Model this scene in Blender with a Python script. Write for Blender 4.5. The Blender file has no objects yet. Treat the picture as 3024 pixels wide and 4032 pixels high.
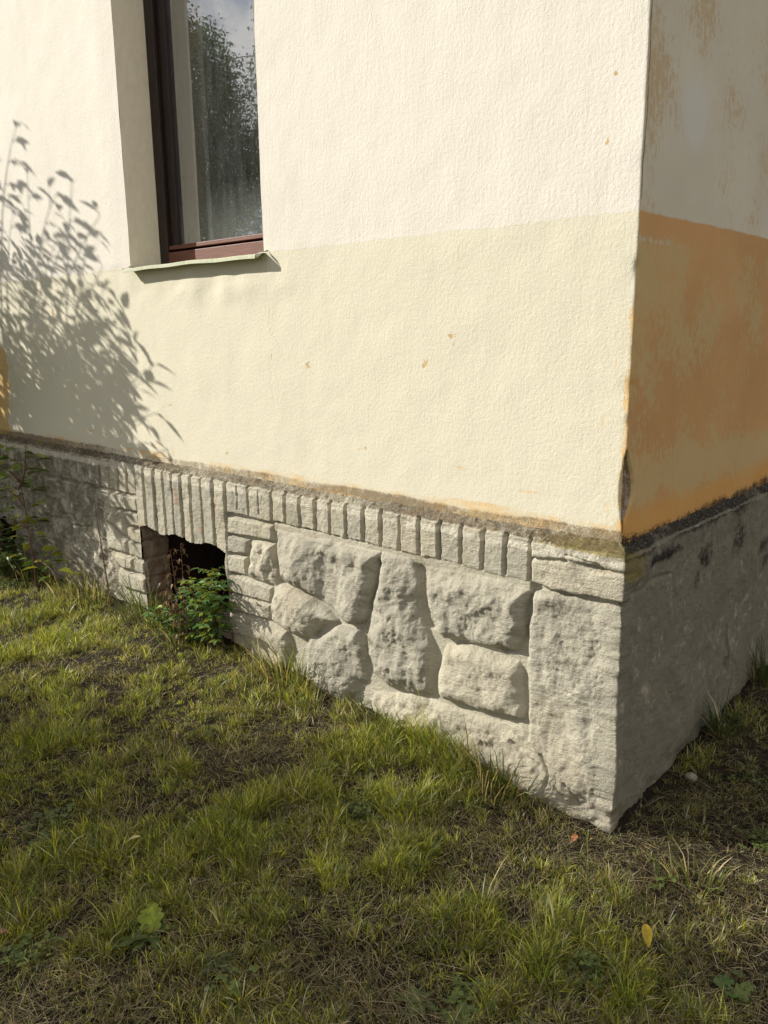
import bpy, math, random
import numpy as np
from mathutils import Vector, Matrix
rnd = random.Random(7)
R = math.radians
scene = bpy.context.scene
col = scene.collection
# ------------------------------------------------------------------ camera, sky, sun, exposure
F, PITCH, YAW, ROLL = 3194.6, .2191, .7433, -.0118
fw = Vector((-math.sin(YAW)*math.cos(PITCH), math.cos(YAW)*math.cos(PITCH), -math.sin(PITCH)))
r0 = Vector((math.cos(YAW), math.sin(YAW), 0)); u0 = r0.cross(fw)
cr = math.cos(ROLL)*r0+math.sin(ROLL)*u0; cu = -math.sin(ROLL)*r0+math.cos(ROLL)*u0
cd = bpy.data.cameras.new('camera'); cam = bpy.data.objects.new('camera', cd); col.objects.link(cam)
CAM = Vector((1.1044, -2.2923, 1.6))
cam.matrix_world = Matrix(((cr.x, cu.x, -fw.x, CAM.x), (cr.y, cu.y, -fw.y, CAM.y), (cr.z, cu.z, -fw.z, CAM.z), (0, 0, 0, 1)))
cd.sensor_fit = 'VERTICAL'; cd.sensor_height = 36; cd.lens = F/4032*36; cd.clip_start = .05; cd.clip_end = 500
scene.camera = cam

AZ, EL = R(60), R(26)            # from the front wall's normal towards -X, and above the horizon
SUN = Vector((-math.sin(AZ)*math.cos(EL), -math.cos(AZ)*math.cos(EL), math.sin(EL)))
w = bpy.data.worlds.new('World'); scene.world = w; w.use_nodes = True
nt = w.node_tree; nt.nodes.clear()
def N(nt, t, **k):
    n = nt.nodes.new(t)
    for a, b in k.items(): setattr(n, a, b)
    return n
wo = N(nt, 'ShaderNodeOutputWorld'); bg = N(nt, 'ShaderNodeBackground'); sky = N(nt, 'ShaderNodeTexSky')
sky.sky_type = 'NISHITA'; sky.sun_disc = False; sky.sun_elevation = EL; sky.sun_rotation = math.atan2(SUN.x, SUN.y)
bg.inputs['Strength'].default_value = .066
sky.dust_density = .7; sky.air_density = 1.0
tc = N(nt, 'ShaderNodeTexCoord'); nz = N(nt, 'ShaderNodeTexNoise'); nz.inputs['Scale'].default_value = 4.6; nz.inputs['Distortion'].default_value = .4; nz.inputs['Detail'].default_value = 7
nz.inputs['Roughness'].default_value = .55
mr = N(nt, 'ShaderNodeMapRange'); mr.inputs['From Min'].default_value = .43; mr.inputs['From Max'].default_value = .53
mx = N(nt, 'ShaderNodeMix', data_type='RGBA'); mx.inputs[7].default_value = (10.2, 9.7, 9.0, 1)
cap = N(nt, 'ShaderNodeVectorMath', operation='MINIMUM'); cap.inputs[1].default_value = (4.4, 4.9, 6.0)      # caps sky brightness, to cut the sun-side glare in the pane
sx_ = N(nt, 'ShaderNodeSeparateXYZ'); ma = N(nt, 'ShaderNodeMath', operation='MULTIPLY_ADD'); ma.inputs[1].default_value = .05        # cloudier on the side away from the sun, added to light the side wall
nt.links.new(tc.outputs['Generated'], nz.inputs['Vector']); nt.links.new(tc.outputs['Generated'], sx_.inputs[0]); nt.links.new(sx_.outputs[0], ma.inputs[0])
nt.links.new(nz.outputs[0], ma.inputs[2]); nt.links.new(ma.outputs[0], mr.inputs['Value']); nt.links.new(sky.outputs[0], cap.inputs[0])
nt.links.new(mr.outputs[0], mx.inputs[0]); nt.links.new(cap.outputs[0], mx.inputs[6]); nt.links.new(mx.outputs[2], bg.inputs['Color'])
nt.links.new(bg.outputs[0], wo.inputs['Surface'])
sl = bpy.data.lights.new('sun', 'SUN'); sl.energy = 5.0; sl.angle = R(.53); sl.color = (1, .95, .85)
so = bpy.data.objects.new('sun', sl); col.objects.link(so); so.rotation_euler = SUN.to_track_quat('Z', 'Y').to_euler(); so.location = SUN*20
scene.view_settings.view_transform = 'Standard'; scene.view_settings.look = 'None'; scene.view_settings.gamma = 1
scene.view_settings.exposure = .38
scene.cycles.max_bounces = 8; scene.cycles.transparent_max_bounces = 12

# ------------------------------------------------------------------ helpers
def tag(o, label=None, cat=None, group=None, kind=None):
    if label: o['label'] = label
    if cat: o['category'] = cat
    if group: o['group'] = group
    if kind: o['kind'] = kind
    return o
def empty(name, loc=(0, 0, 0)):
    o = bpy.data.objects.new(name, None); col.objects.link(o); o.location = loc; o.empty_display_size = .1; return o
def mesh_np(name, V, quads=None, tris=None, mat=None, parent=None, smooth=True, attrs=None, midx=None, loc=None):
    """one mesh object from numpy arrays; V in world space, moved to loc when given"""
    V = np.asarray(V, np.float32).reshape(-1, 3)
    base = Vector(loc) if loc is not None else (parent.location.copy() if parent is not None else Vector((0, 0, 0)))
    if parent is not None and parent.parent is not None and loc is None: base = parent.matrix_basis.translation + parent.parent.location
    V = V-np.array(base, np.float32)
    q = np.asarray(quads if quads is not None else np.zeros((0, 4)), np.int32).reshape(-1, 4)
    t = np.asarray(tris if tris is not None else np.zeros((0, 3)), np.int32).reshape(-1, 3)
    me = bpy.data.meshes.new(name)
    me.vertices.add(len(V)); me.vertices.foreach_set('co', V.ravel())
    nl = len(q)*4+len(t)*3; me.loops.add(nl)
    me.loops.foreach_set('vertex_index', np.concatenate([q.ravel(), t.ravel()]))
    me.polygons.add(len(q)+len(t))
    me.polygons.foreach_set('loop_start', np.concatenate([np.arange(len(q))*4, len(q)*4+np.arange(len(t))*3]).astype(np.int32))
    me.update(calc_edges=True)
    me.polygons.foreach_set('use_smooth', np.full(len(q)+len(t), smooth))
    if isinstance(mat, (list, tuple)):
        for m in mat: me.materials.append(m)
    elif mat: me.materials.append(mat)
    if midx is not None: me.polygons.foreach_set('material_index', np.asarray(midx, np.int32))
    for k, a in (attrs or {}).items():
        a = np.asarray(a, np.float32)
        if a.ndim == 1:
            at = me.attributes.new(k, 'FLOAT', 'POINT'); at.data.foreach_set('value', a)
        else:
            if a.shape[1] == 3: a = np.concatenate([a, np.ones((len(a), 1), np.float32)], 1)
            at = me.attributes.new(k, 'FLOAT_COLOR', 'POINT'); at.data.foreach_set('color', a.ravel())
    me.validate(verbose=False)
    o = bpy.data.objects.new(name, me); col.objects.link(o)
    if parent is not None:
        o.parent = parent
        # parts are written in world space; a part of a thing at p sits at the thing's origin
    else: o.location = base
    return o
class MB:
    """collects simple solids"""
    def __init__(s): s.v = []; s.q = []; s.t = []; s.c = []
    def add(s, v, q=(), t=(), c=None):
        n = len(s.v); s.v += [tuple(p) for p in v]; s.q += [[i+n for i in f] for f in q]; s.t += [[i+n for i in f] for f in t]
        if c is not None: s.c += [tuple(c)]*len(v)
    def box(s, a, b, jit=0):
        x0, y0, z0 = a; x1, y1, z1 = b
        v = [(x0, y0, z0), (x1, y0, z0), (x1, y1, z0), (x0, y1, z0), (x0, y0, z1), (x1, y0, z1), (x1, y1, z1), (x0, y1, z1)]
        s.add(v, [(0, 3, 2, 1), (4, 5, 6, 7), (0, 1, 5, 4), (1, 2, 6, 5), (2, 3, 7, 6), (3, 0, 4, 7)])
    def tube(s, pts, rads, n=6, c=None):
        pts = [Vector(p) for p in pts]; vs = []; m = len(pts)
        for i, p in enumerate(pts):
            d = (pts[min(i+1, m-1)]-pts[max(i-1, 0)]).normalized()
            a = d.cross(Vector((0.13, .21, 1)) if abs(d.z) < .95 else Vector((1, 0, 0))).normalized(); b = d.cross(a)
            for k in range(n):
                th = 2*math.pi*k/n; vs.append(p+(a*math.cos(th)+b*math.sin(th))*rads[i])
        q = [(i*n+k, i*n+(k+1) % n, (i+1)*n+(k+1) % n, (i+1)*n+k) for i in range(m-1) for k in range(n)]
        vs.append(pts[-1]+(pts[-1]-pts[-2]).normalized()*rads[-1]*.5); L = len(vs)-1
        s.add(vs, q, [((m-1)*n+k, (m-1)*n+(k+1) % n, L) for k in range(n)], c)
    def build(s, name, mat, parent=None, smooth=False, loc=None, bevel=0):
        at = {'col': np.array(s.c)} if s.c and len(s.c) == len(s.v) else None
        o = mesh_np(name, np.array(s.v), np.array(s.q) if s.q else None, np.array(s.t) if s.t else None, mat, parent, smooth, at, loc=loc)
        if bevel:
            m = o.modifiers.new('bevel', 'BEVEL'); m.width = bevel; m.segments = 2; m.limit_method = 'ANGLE'
        return o
# value noise in numpy
_tab = np.random.RandomState(3).rand(8, 256, 256).astype(np.float32)
def vn(x, y, seed=0):
    T = _tab[seed % 8]; x = np.asarray(x, float)+seed*17.3; y = np.asarray(y, float)+seed*9.1
    xi = np.floor(x).astype(int); yi = np.floor(y).astype(int); fx = x-xi; fy = y-yi
    fx = fx*fx*(3-2*fx); fy = fy*fy*(3-2*fy); a = xi & 255; b = yi & 255; a1 = (a+1) & 255; b1 = (b+1) & 255
    return (T[a, b]*(1-fx)+T[a1, b]*fx)*(1-fy)+(T[a, b1]*(1-fx)+T[a1, b1]*fx)*fy
def fbm(x, y, s, seed=0, oct=4, gain=.5):
    x = np.asarray(x); y = np.asarray(y); o = 0; a = 1; tot = 0
    for k in range(oct):
        o = o+a*vn(x*s, y*s, seed+k); tot += a; a *= gain; s *= 2.03
    return o/tot-.5
def sst(a, b, x):
    t = np.clip((x-a)/(b-a), 0, 1); return t*t*(3-2*t)
def ground_z(x, y):
    x = np.asarray(x, float); y = np.asarray(y, float)
    al = np.interp(-x, [-3, 0, 1, 1.8, 2.5, 3.5, 4.6, 9], [0, 0, .07, .125, .15, .11, .09, .05])
    z = al*np.exp(-np.clip(-y, 0, 99)/1.3)
    z = z+np.where(x > 0, .075*np.clip(y, 0, 4), 0)
    n = .05*fbm(x, y, 1.3, 2, 3)+.025*fbm(x, y, 6, 4, 3)
    near = sst(0, .35, np.hypot(x, y))
    return z+n*(.25+.75*near)-.01

# ------------------------------------------------------------------ materials
def mat_new(name):
    m = bpy.data.materials.new(name); m.use_nodes = True; t = m.node_tree; t.nodes.clear()
    o = N(t, 'ShaderNodeOutputMaterial'); b = N(t, 'ShaderNodeBsdfPrincipled'); t.links.new(b.outputs[0], o.inputs[0])
    b.inputs['Roughness'].default_value = .85; b.inputs['Specular IOR Level'].default_value = .25
    return m, t, b
class G:
    """tiny node-graph helper"""
    def __init__(s, t):
        s.t = t; s.c = N(t, 'ShaderNodeTexCoord')
        g = N(t, 'ShaderNodeNewGeometry'); s.pos = g.outputs['Position']
    def L(s, a, b): s.t.links.new(a, b)
    def put(s, inp, v):
        if isinstance(v, bpy.types.NodeSocket): s.L(v, inp)
        elif isinstance(v, (tuple, list)) and len(v) == 3 and inp.type == 'RGBA': inp.default_value = (*v, 1)
        else: inp.default_value = v
    def scale(s, v):
        n = N(s.t, 'ShaderNodeVectorMath', operation='MULTIPLY'); s.L(s.pos, n.inputs[0]); n.inputs[1].default_value = v; return n.outputs[0]
    def noise(s, sc, det=4, rough=.55, st=(1, 1, 1), w=0, dist=0):
        n = N(s.t, 'ShaderNodeTexNoise'); n.inputs['Scale'].default_value = sc; n.inputs['Detail'].default_value = det
        n.inputs['Roughness'].default_value = rough; n.inputs['Distortion'].default_value = dist
        v = s.scale(st)
        if w:
            a = N(s.t, 'ShaderNodeVectorMath', operation='ADD'); s.L(v, a.inputs[0]); a.inputs[1].default_value = (w, w*.7, w*1.3); v = a.outputs[0]
        s.L(v, n.inputs['Vector']); return n.outputs[0]
    def m(s, op, a, b=0.0, cl=False):
        n = N(s.t, 'ShaderNodeMath', operation=op, use_clamp=cl); s.put(n.inputs[0], a); s.put(n.inputs[1], b); return n.outputs[0]
    def rng(s, v, a, b, c=0.0, d=1.0):
        n = N(s.t, 'ShaderNodeMapRange'); s.put(n.inputs[0], v)
        for i, k in enumerate((a, b, c, d)): s.put(n.inputs[i+1], k)
        return n.outputs[0]
    def mix(s, f, a, b, mode='MIX'):
        n = N(s.t, 'ShaderNodeMix', data_type='RGBA', blend_type=mode); s.put(n.inputs[0], f); s.put(n.inputs[6], a); s.put(n.inputs[7], b); return n.outputs[2]
    def attr(s, name): n = N(s.t, 'ShaderNodeAttribute', attribute_name=name); return n
    def sep(s):
        n = N(s.t, 'ShaderNodeSeparateXYZ'); s.L(s.pos, n.inputs[0]); return n.outputs
    def bump(s, b, h, dist=.002, strength=1, prev=None):
        n = N(s.t, 'ShaderNodeBump'); n.inputs['Distance'].default_value = dist; n.inputs['Strength'].default_value = strength
        s.L(h, n.inputs['Height'])
        if prev is not None: s.L(prev, n.inputs['Normal'])
        if b is not None: s.L(n.outputs[0], b.inputs['Normal'])
        return n.outputs[0]
LINE = 1.928
def M_front():
    m, t, b = mat_new('front_plaster'); g = G(t); z = g.sep()[2]
    big = g.noise(1.6, 3); mid = g.noise(9, 4); fine = g.noise(260, 3, .6); grain = g.noise(90, 4, .6, (1, 1, .8)); brush = g.noise(40, 4, .6, (1.6, 1.6, .16))
    line = g.m('ADD', z, g.rng(mid, .3, .7, -.006, .006))
    up = g.rng(line, LINE-.003, LINE+.003)
    c = g.mix(up, (.685, .64, .505), (.735, .69, .61))
    c = g.mix(g.rng(big, .35, .7, 0, .35), c, g.mix(up, (.72, .68, .54), (.765, .725, .66)))
    c = g.mix(g.rng(mid, .5, .75, 0, .18), c, (.70, .63, .48))
    ptch = g.noise(28, 5, .65); fl = g.noise(120, 4, .7, (1, 1, .7))
    nm = g.m('ADD', g.m('MULTIPLY', ptch, .65), g.m('MULTIPLY', fl, .35))
    wsh = g.noise(5, 5, .65, (1.2, 1.2, .35), w=11); c = g.mix(g.rng(wsh, .52, .68, 0, .22), c, (.60, .54, .42))
    # ochre undercoat where the paint has gone
    no = g.m('ADD', g.m('MULTIPLY', g.noise(9, 3, .6, (1, 1, 2.5), w=6), .35), g.m('MULTIPLY', g.noise(210, 4, .75), .65)); o = g.rng(g.m('ADD', no, g.attr('ochre').outputs['Fac']), .97, 1.07)
    c = g.mix(g.m('MULTIPLY', o, .85), c, g.mix(g.rng(mid, .4, .6), (.74, .50, .19), (.70, .42, .13)))
    # dirt that splashes up from the ledge
    fd = g.noise(230, 4, .8); nd = g.m('ADD', g.m('MULTIPLY', ptch, .35), g.m('MULTIPLY', fd, .65))
    d = g.rng(g.m('ADD', nd, g.attr('dirt').outputs['Fac']), .98, 1.10)
    c = g.mix(g.m('MULTIPLY', d, .85), c, g.mix(g.rng(fl, .4, .6), (.13, .09, .05), (.24, .17, .09)))
    ca = g.attr('chip').outputs['Fac']; cn_ = g.noise(75, 4, .6, w=4); k = g.m('MULTIPLY', g.rng(g.m('ADD', g.m('MULTIPLY', g.m('SUBTRACT', cn_, .5), 2.4), ca), .62, .68), g.rng(ca, .12, .2))
    c = g.mix(k, c, g.mix(g.rng(fl, .4, .6), (.50, .34, .16), (.66, .49, .23)))
    cr = g.rng(g.attr('crack').outputs['Fac'], .35, .8); c = g.mix(g.m('MULTIPLY', cr, .16), c, (.40, .32, .18))
    g.L(c, b.inputs['Base Color'])
    h = g.m('ADD', g.m('MULTIPLY', grain, .9), g.m('MULTIPLY', fine, .45)); h = g.m('ADD', h, g.m('MULTIPLY', brush, g.rng(up, 0, 1, .25, .42)))
    h = g.m('SUBTRACT', h, g.m('MULTIPLY', k, .8)); h = g.m('SUBTRACT', h, g.m('MULTIPLY', o, .15)); h = g.m('SUBTRACT', h, g.m('MULTIPLY', cr, .2))
    n1 = g.bump(None, g.noise(11, 3), .005, .35)
    g.bump(b, h, .0030, .7, n1); return m
def M_side():
    m, t, b = mat_new('side_plaster'); g = G(t); z = g.sep()[2]
    big = g.noise(2.2, 3, w=3); mid = g.noise(9, 4, .6, (1, 1, .55)); str_ = g.noise(40, 7, .82, (1.3, 1.3, .7)); fine = g.noise(220, 3, .6)
    line = g.m('ADD', z, g.rng(mid, .3, .7, -.004, .004)); up = g.rng(line, LINE-.003, LINE+.003)
    nn = g.m('ADD', g.m('MULTIPLY', str_, .62), g.m('MULTIPLY', g.noise(4.0, 3, .5, w=7), .38))
    u = g.mix(g.rng(big, .35, .7), (.63, .565, .455), (.70, .635, .52))
    och = g.rng(g.m('ADD', nn, g.attr('ochre').outputs['Fac']), .50, .57)
    u = g.mix(g.m('MULTIPLY', och, .68), u, (.54, .37, .17))
    u = g.mix(g.m('MULTIPLY', g.rng(g.m('ADD', g.attr('patch').outputs['Fac'], g.m('MULTIPLY', str_, .5)), .55, 1.0), .8), u, (.69, .66, .61))
    l = g.mix(g.rng(big, .4, .65), (.63, .355, .15), (.55, .305, .125))
    ol = g.rng(g.m('ADD', nn, g.attr('olive').outputs['Fac']), .50, .535)
    l = g.mix(g.m('MULTIPLY', ol, .75), l, (.56, .43, .21))
    wh = g.rng(g.m('ADD', g.noise(60, 4, .7, (1.2, 1.2, .4), w=2), g.attr('white').outputs['Fac']), .98, 1.03)
    l = g.mix(g.m('MULTIPLY', wh, .75), l, (.60, .52, .40))
    l = g.mix(g.attr('vivid').outputs['Fac'], l, (.66, .34, .09))
    c = g.mix(up, l, u)
    ml = g.rng(g.m('ADD', g.noise(150, 5, .85, (1, 1, .8)), g.attr('mould').outputs['Fac']), .93, 1.06)
    c = g.mix(g.m('MULTIPLY', ml, .95), c, (.018, .014, .012))
    k = g.rng(g.attr('chip').outputs['Fac'], .45, .55); c = g.mix(k, c, g.mix(g.rng(g.noise(60, 4, .7), .45, .6), (.22, .14, .07), (.34, .30, .25)))
    cr = g.rng(g.attr('crack').outputs['Fac'], .35, .8); c = g.mix(g.m('MULTIPLY', cr, .9), c, (.03, .025, .02))
    g.L(c, b.inputs['Base Color'])
    h = g.m('ADD', g.m('MULTIPLY', str_, .9), g.m('MULTIPLY', fine, .35)); h = g.m('SUBTRACT', h, g.m('MULTIPLY', ol, .12)); h = g.m('SUBTRACT', h, g.m('MULTIPLY', cr, 1))
    g.bump(b, h, .0035, .7); return m
def M_plinth():
    m, t, b = mat_new('plinth_paint'); g = G(t)
    mid = g.noise(7, 4); fine = g.noise(240, 3, .6); brush = g.noise(70, 4, .65, (.35, .35, 2.4)); grain = g.noise(95, 4, .7)
    c = g.mix(g.rng(mid, .35, .65), (.455, .425, .335), (.53, .495, .395))
    c = g.mix(g.rng(grain, .5, .72, 0, .45), c, (.33, .295, .22))
    c = g.mix(g.rng(g.noise(3, 3, w=5), .52, .7, 0, .4), c, (.46, .38, .26))
    tn = g.attr('tint').outputs['Fac']; c = g.mix(g.rng(tn, .5, 1, 0, .45), c, (.56, .50, .38)); c = g.mix(g.rng(tn, .5, 0, 0, .5), c, (.33, .31, .26))
    pf = g.noise(45, 6, .72); pm = g.m('ADD', g.m('MULTIPLY', pf, .6), g.m('MULTIPLY', g.noise(300, 3, .7), .4))
    A = lambda n: g.attr(n).outputs['Fac']
    wt = g.rng(g.m('ADD', pm, A('lime')), .98, 1.03); c = g.mix(g.m('MULTIPLY', g.rng(g.m('ADD', g.noise(11, 6, .78, (1, 1, .85), w=9), g.attr('side').outputs['Fac']), .98, 1.14), .72), c, (.115, .10, .07))  # mottle, made heavier on the side face to paint in its shade
    c = g.mix(g.m('MULTIPLY', wt, .8), c, (.70, .65, .53))
    rs = g.rng(g.m('ADD', pm, A('rust')), .98, 1.05); c = g.mix(g.m('MULTIPLY', rs, .75), c, (.36, .19, .10))
    och = g.rng(g.m('ADD', pm, A('ochre')), .98, 1.05); c = g.mix(g.m('MULTIPLY', och, .75), c, (.62, .43, .19))
    ms = g.rng(g.m('ADD', pm, A('moss')), .95, 1.06); c = g.mix(g.m('MULTIPLY', ms, .8), c, (.23, .18, .045))
    dn = g.m('ADD', g.m('MULTIPLY', pf, .45), g.m('MULTIPLY', g.noise(300, 3, .75), .55))
    d = g.rng(g.m('ADD', dn, A('dirt')), .97, 1.10); c = g.mix(g.m('MULTIPLY', d, .88), c, g.mix(g.rng(g.m('ADD', g.m('MULTIPLY', g.noise(190, 4, .7), .6), g.m('MULTIPLY', g.noise(11, 3, .6, w=8), .4)), .44, .62), (.070, .044, .024), (.26, .175, .09)))
    ml = g.rng(g.m('ADD', dn, A('mould')), .95, 1.06); c = g.mix(g.m('MULTIPLY', ml, .93), c, g.mix(g.rng(g.noise(210, 2), .62, .68), (.016, .014, .012), (.38, .36, .32)))
    dp = g.attr('darken').outputs['Fac']; c = g.mix(g.m('MULTIPLY', g.rng(g.m('ADD', g.noise(16, 4, .6), dp), .9, 1.1), .6), c, (.20, .19, .16))  # darker mix by mask, which carries the side face's shade
    g.L(c, b.inputs['Base Color'])
    h = g.m('ADD', g.m('MULTIPLY', brush, .7), g.m('MULTIPLY', fine, .6)); h = g.m('ADD', h, g.m('MULTIPLY', grain, 1.1)); h = g.m('ADD', h, g.m('MULTIPLY', g.m('ADD', d, ml), .5))
    g.bump(b, h, .0060, 1); return m
def M_simple(name, cols, sc=30, rough=.8, st=(1, 1, 1), bump=.001, spec=.25):
    m, t, b = mat_new(name); g = G(t); n = g.noise(sc, 5, .65, st)
    g.L(g.mix(g.rng(n, .35, .65), cols[0], cols[1]), b.inputs['Base Color']); b.inputs['Roughness'].default_value = rough
    b.inputs['Specular IOR Level'].default_value = spec
    if bump: g.bump(b, n, bump, .8)
    return m
def M_leaf(name, trans=.4, rough=.5, spec=.3, vary=True):
    m, t, b = mat_new(name); g = G(t); out = t.nodes['Material Output']
    a = g.attr('col').outputs['Color']; n = g.noise(60, 3)
    c = g.mix(g.rng(n, .3, .7, 0, .35), a, (.05, .05, .015)) if vary else a
    g.L(c, b.inputs['Base Color']); b.inputs['Roughness'].default_value = rough; b.inputs['Specular IOR Level'].default_value = spec
    tr = N(t, 'ShaderNodeBsdfTranslucent'); g.L(g.mix(1.0, c, (1.5, 1.5, .8), 'MULTIPLY'), tr.inputs[0])
    ms = N(t, 'ShaderNodeMixShader'); ms.inputs[0].default_value = trans; g.L(b.outputs[0], ms.inputs[1]); g.L(tr.outputs[0], ms.inputs[2]); g.L(ms.outputs[0], out.inputs[0]); return m
def M_pane():
    m, t, b = mat_new('dusty_glass'); g = G(t); out = t.nodes['Material Output']
    tr = N(t, 'ShaderNodeBsdfTransparent'); gl = N(t, 'ShaderNodeBsdfGlossy'); gl.inputs['Roughness'].default_value = .004; gl.inputs[0].default_value = (.92, .95, 1, 1)
    m1 = N(t, 'ShaderNodeMixShader'); m1.inputs[0].default_value = .42; g.L(tr.outputs[0], m1.inputs[1]); g.L(gl.outputs[0], m1.inputs[2])
    df = N(t, 'ShaderNodeBsdfDiffuse'); df.inputs[0].default_value = (.62, .66, .62, 1)
    n = g.noise(14, 4, .6, (2.2, 2.2, .35)); sp = g.noise(150, 2, .5, (1, 1, .55)); z = g.sep()[2]
    f = g.m('ADD', g.rng(n, .35, .7, .015, .055), g.rng(sp, .67, .73, 0, .28)); f = g.m('ADD', f, g.rng(z, 2.05, 2.3, .10, 0))
    m2 = N(t, 'ShaderNodeMixShader'); g.L(f, m2.inputs[0]); g.L(m1.outputs[0], m2.inputs[1]); g.L(df.outputs[0], m2.inputs[2]); g.L(m2.outputs[0], out.inputs[0]); return m
MF, MS, MP = M_front(), M_side(), M_plinth()
M = dict(
    reveal=M_simple('reveal_plaster', ((.74, .67, .55), (.80, .735, .62)), 40, .9, (1, 1, .5), .0012),
    dark_wood=M_simple('dark_wood', ((.010, .006, .005), (.026, .011, .009)), 30, .5, (4, 4, .3), .0006, .4),
    red_wood=M_simple('red_wood', ((.10, .035, .022), (.17, .06, .038)), 26, .55, (.35, 5, 6), .0008, .35),
    sill=M_simple('painted_tin', ((.40, .42, .27), (.56, .57, .42)), 60, .5, (1, 1, 1), .0006, .4),
    brick=M_simple('vent_brick', ((.22, .13, .08), (.36, .30, .23)), 22, .95, (1, 1, 1), .006),
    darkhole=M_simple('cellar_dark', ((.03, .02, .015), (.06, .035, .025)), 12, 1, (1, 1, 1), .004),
    room=M_simple('room_wall', ((.10, .08, .06), (.14, .11, .08)), 6, 1, (1, 1, 1), 0),
    bark=M_simple('bark', ((.07, .05, .035), (.16, .12, .085)), 40, .9, (3, 3, .5), .006),
    stem=M_simple('woody_stem', ((.10, .05, .035), (.19, .10, .06)), 90, .7, (1, 1, 1), .0005),
    stone=M_simple('pebble', ((.25, .21, .16), (.38, .33, .26)), 60, .9, (1, 1, 1), .002),
    pane=M_pane(), leaf=M_leaf('shrub_leaf', .28, .4, .4), grass=M_leaf('grass_blade', .38, .42, .5), dry=M_leaf('dry_leaf', .2, .6, .35))
def M_soil():
    m, t, b = mat_new('soil'); g = G(t); n = g.noise(30, 6, .7); k = g.noise(160, 4, .7)
    c = g.mix(g.rng(n, .35, .65), (.012, .009, .006), (.032, .023, .014)); c = g.mix(g.rng(k, .5, .7, 0, .7), c, (.055, .042, .024))
    d = N(t, 'ShaderNodeVectorMath', operation='LENGTH'); g.L(g.pos, d.inputs[0])
    c = g.mix(g.rng(d.outputs['Value'], 3.6, 7), c, g.mix(g.rng(g.noise(3, 5), .35, .65), (.05, .07, .018), (.10, .10, .03)))
    g.L(c, b.inputs['Base Color']); b.inputs['Roughness'].default_value = 1; g.bump(b, g.m('ADD', n, k), .012, .8); return m
M['soil'] = M_soil()

# ------------------------------------------------------------------ ground
def grid(xs, ys):
    X, Y = np.meshgrid(xs, ys, indexing='ij'); n, k = len(xs), len(ys)
    i = (np.arange(n-1)[:, None]*k+np.arange(k-1)[None]); q = np.stack([i, i+k, i+k+1, i+1], -1).reshape(-1, 4); return X, Y, q
ax = np.concatenate([[-250, -120, -60, -30, -18, -12], np.arange(-9, -5, .2), np.arange(-5, 1.6, .022), np.arange(1.6, 5, .2), [6, 9, 14, 25, 60, 120, 250]])
ay = np.concatenate([[-250, -120, -60, -30, -16, -10, -7], np.arange(-5, -2.4, .2), np.arange(-2.4, 2.4, .022), np.arange(2.4, 6, .3), [8, 12, 20, 40, 80, 150, 250]])
X, Y, q = grid(ax, ay); Z = ground_z(X, Y)*sst(14, 6, np.hypot(X, Y))
gr = mesh_np('ground', np.stack([X, Y, Z], -1), q, mat=M['soil']); tag(gr, kind='structure')

# ------------------------------------------------------------------ the house
house = empty('house'); tag(house, 'old plastered house corner, cream and white front, orange side wall, rough stone plinth', 'house')
WL, WR, WB, WT = -2.721, -1.673, 1.925, 3.95
def colline(*segs):
    o = []
    for a, b, s in segs: n = max(1, round((b-a)/s)); o += list(np.linspace(a, b, n+1)[:-1])
    return np.array(o+[segs[-1][1]])
# ---- plastered walls: one sheet that turns the corner
sx = colline((-8, -5, .1), (-5, WL, .018), (WL, WR, .03), (WR, -.12, .012), (-.12, 0, .004))
sy = colline((0, .12, .004), (.12, 1.4, .01), (1.4, 7, .1))[1:]
S = np.concatenate([sx, sy]); NF = len(sx)
zs = colline((.925, 1.25, .008), (1.25, WB, .015), (WB, 3.6, .02), (3.6, WT, .07), (WT, 5.5, .2))
SS, ZZ, q = grid(S, zs)
front = SS <= 0
h = .004*fbm(SS, ZZ, 2.2, 1, 3)+.003*fbm(SS, ZZ, 9, 3, 3)
h += .020*np.exp(-((ZZ-1.80)/.07)**2)*np.exp(-((SS+2.15)/.62)**4)*(fbm(SS, ZZ, 7, 5, 4)+.12)*front     # lumpy patching below the sill
h += .004*np.exp(-((SS+2.87)/.12)**2)*(ZZ > WB)*front
h -= (np.abs(SS) < .05)*.008*np.clip(fbm(SS*.0, ZZ, 14, 2, 4)-.02, 0, 1)*(1-np.abs(SS)/.05)*2.2
wid = np.interp(ZZ, [.99, 1.02, 1.08, 1.13, 1.17, 1.215, 1.24], [0, .018, .052, .058, .040, .018, 0])+.012*fbm(SS, ZZ, 45, 6, 3)
wid = np.where((ZZ > .985) & (ZZ < 1.245), np.clip(wid, 0, 1), 0)
lw = wid*.34
chipm = np.where(SS >= 0, sst(-.004, .004, wid-SS), sst(-.002, .006, lw+SS))*(wid > .002)
h = h-chipm*(.016+.006*fbm(SS, ZZ, 60, 2, 3))
for zc in (1.77, 1.33): h -= np.exp(-(np.abs(SS)/.012)**2-((ZZ-zc)/.010)**2)*.006
def polyl(pts, S_, Z_, wd):
    d = np.full(S_.shape, 9.)
    for (a, b), (c, e) in zip(pts[:-1], pts[1:]):
        t = np.clip(((S_-a)*(c-a)+(Z_-b)*(e-b))/((c-a)**2+(e-b)**2), 0, 1); d = np.minimum(d, np.hypot(S_-a-t*(c-a), Z_-b-t*(e-b)))
    return np.clip(1-d/wd, 0, 1)
ckS = polyl([(.006, 2.75), (.010, 2.50), (.008, 2.41), (.013, 2.34), (.009, 2.27), (.014, 2.2), (.008, 2.1), (.006, 1.95)], SS, ZZ, .005)
h -= ckS*.003
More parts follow.
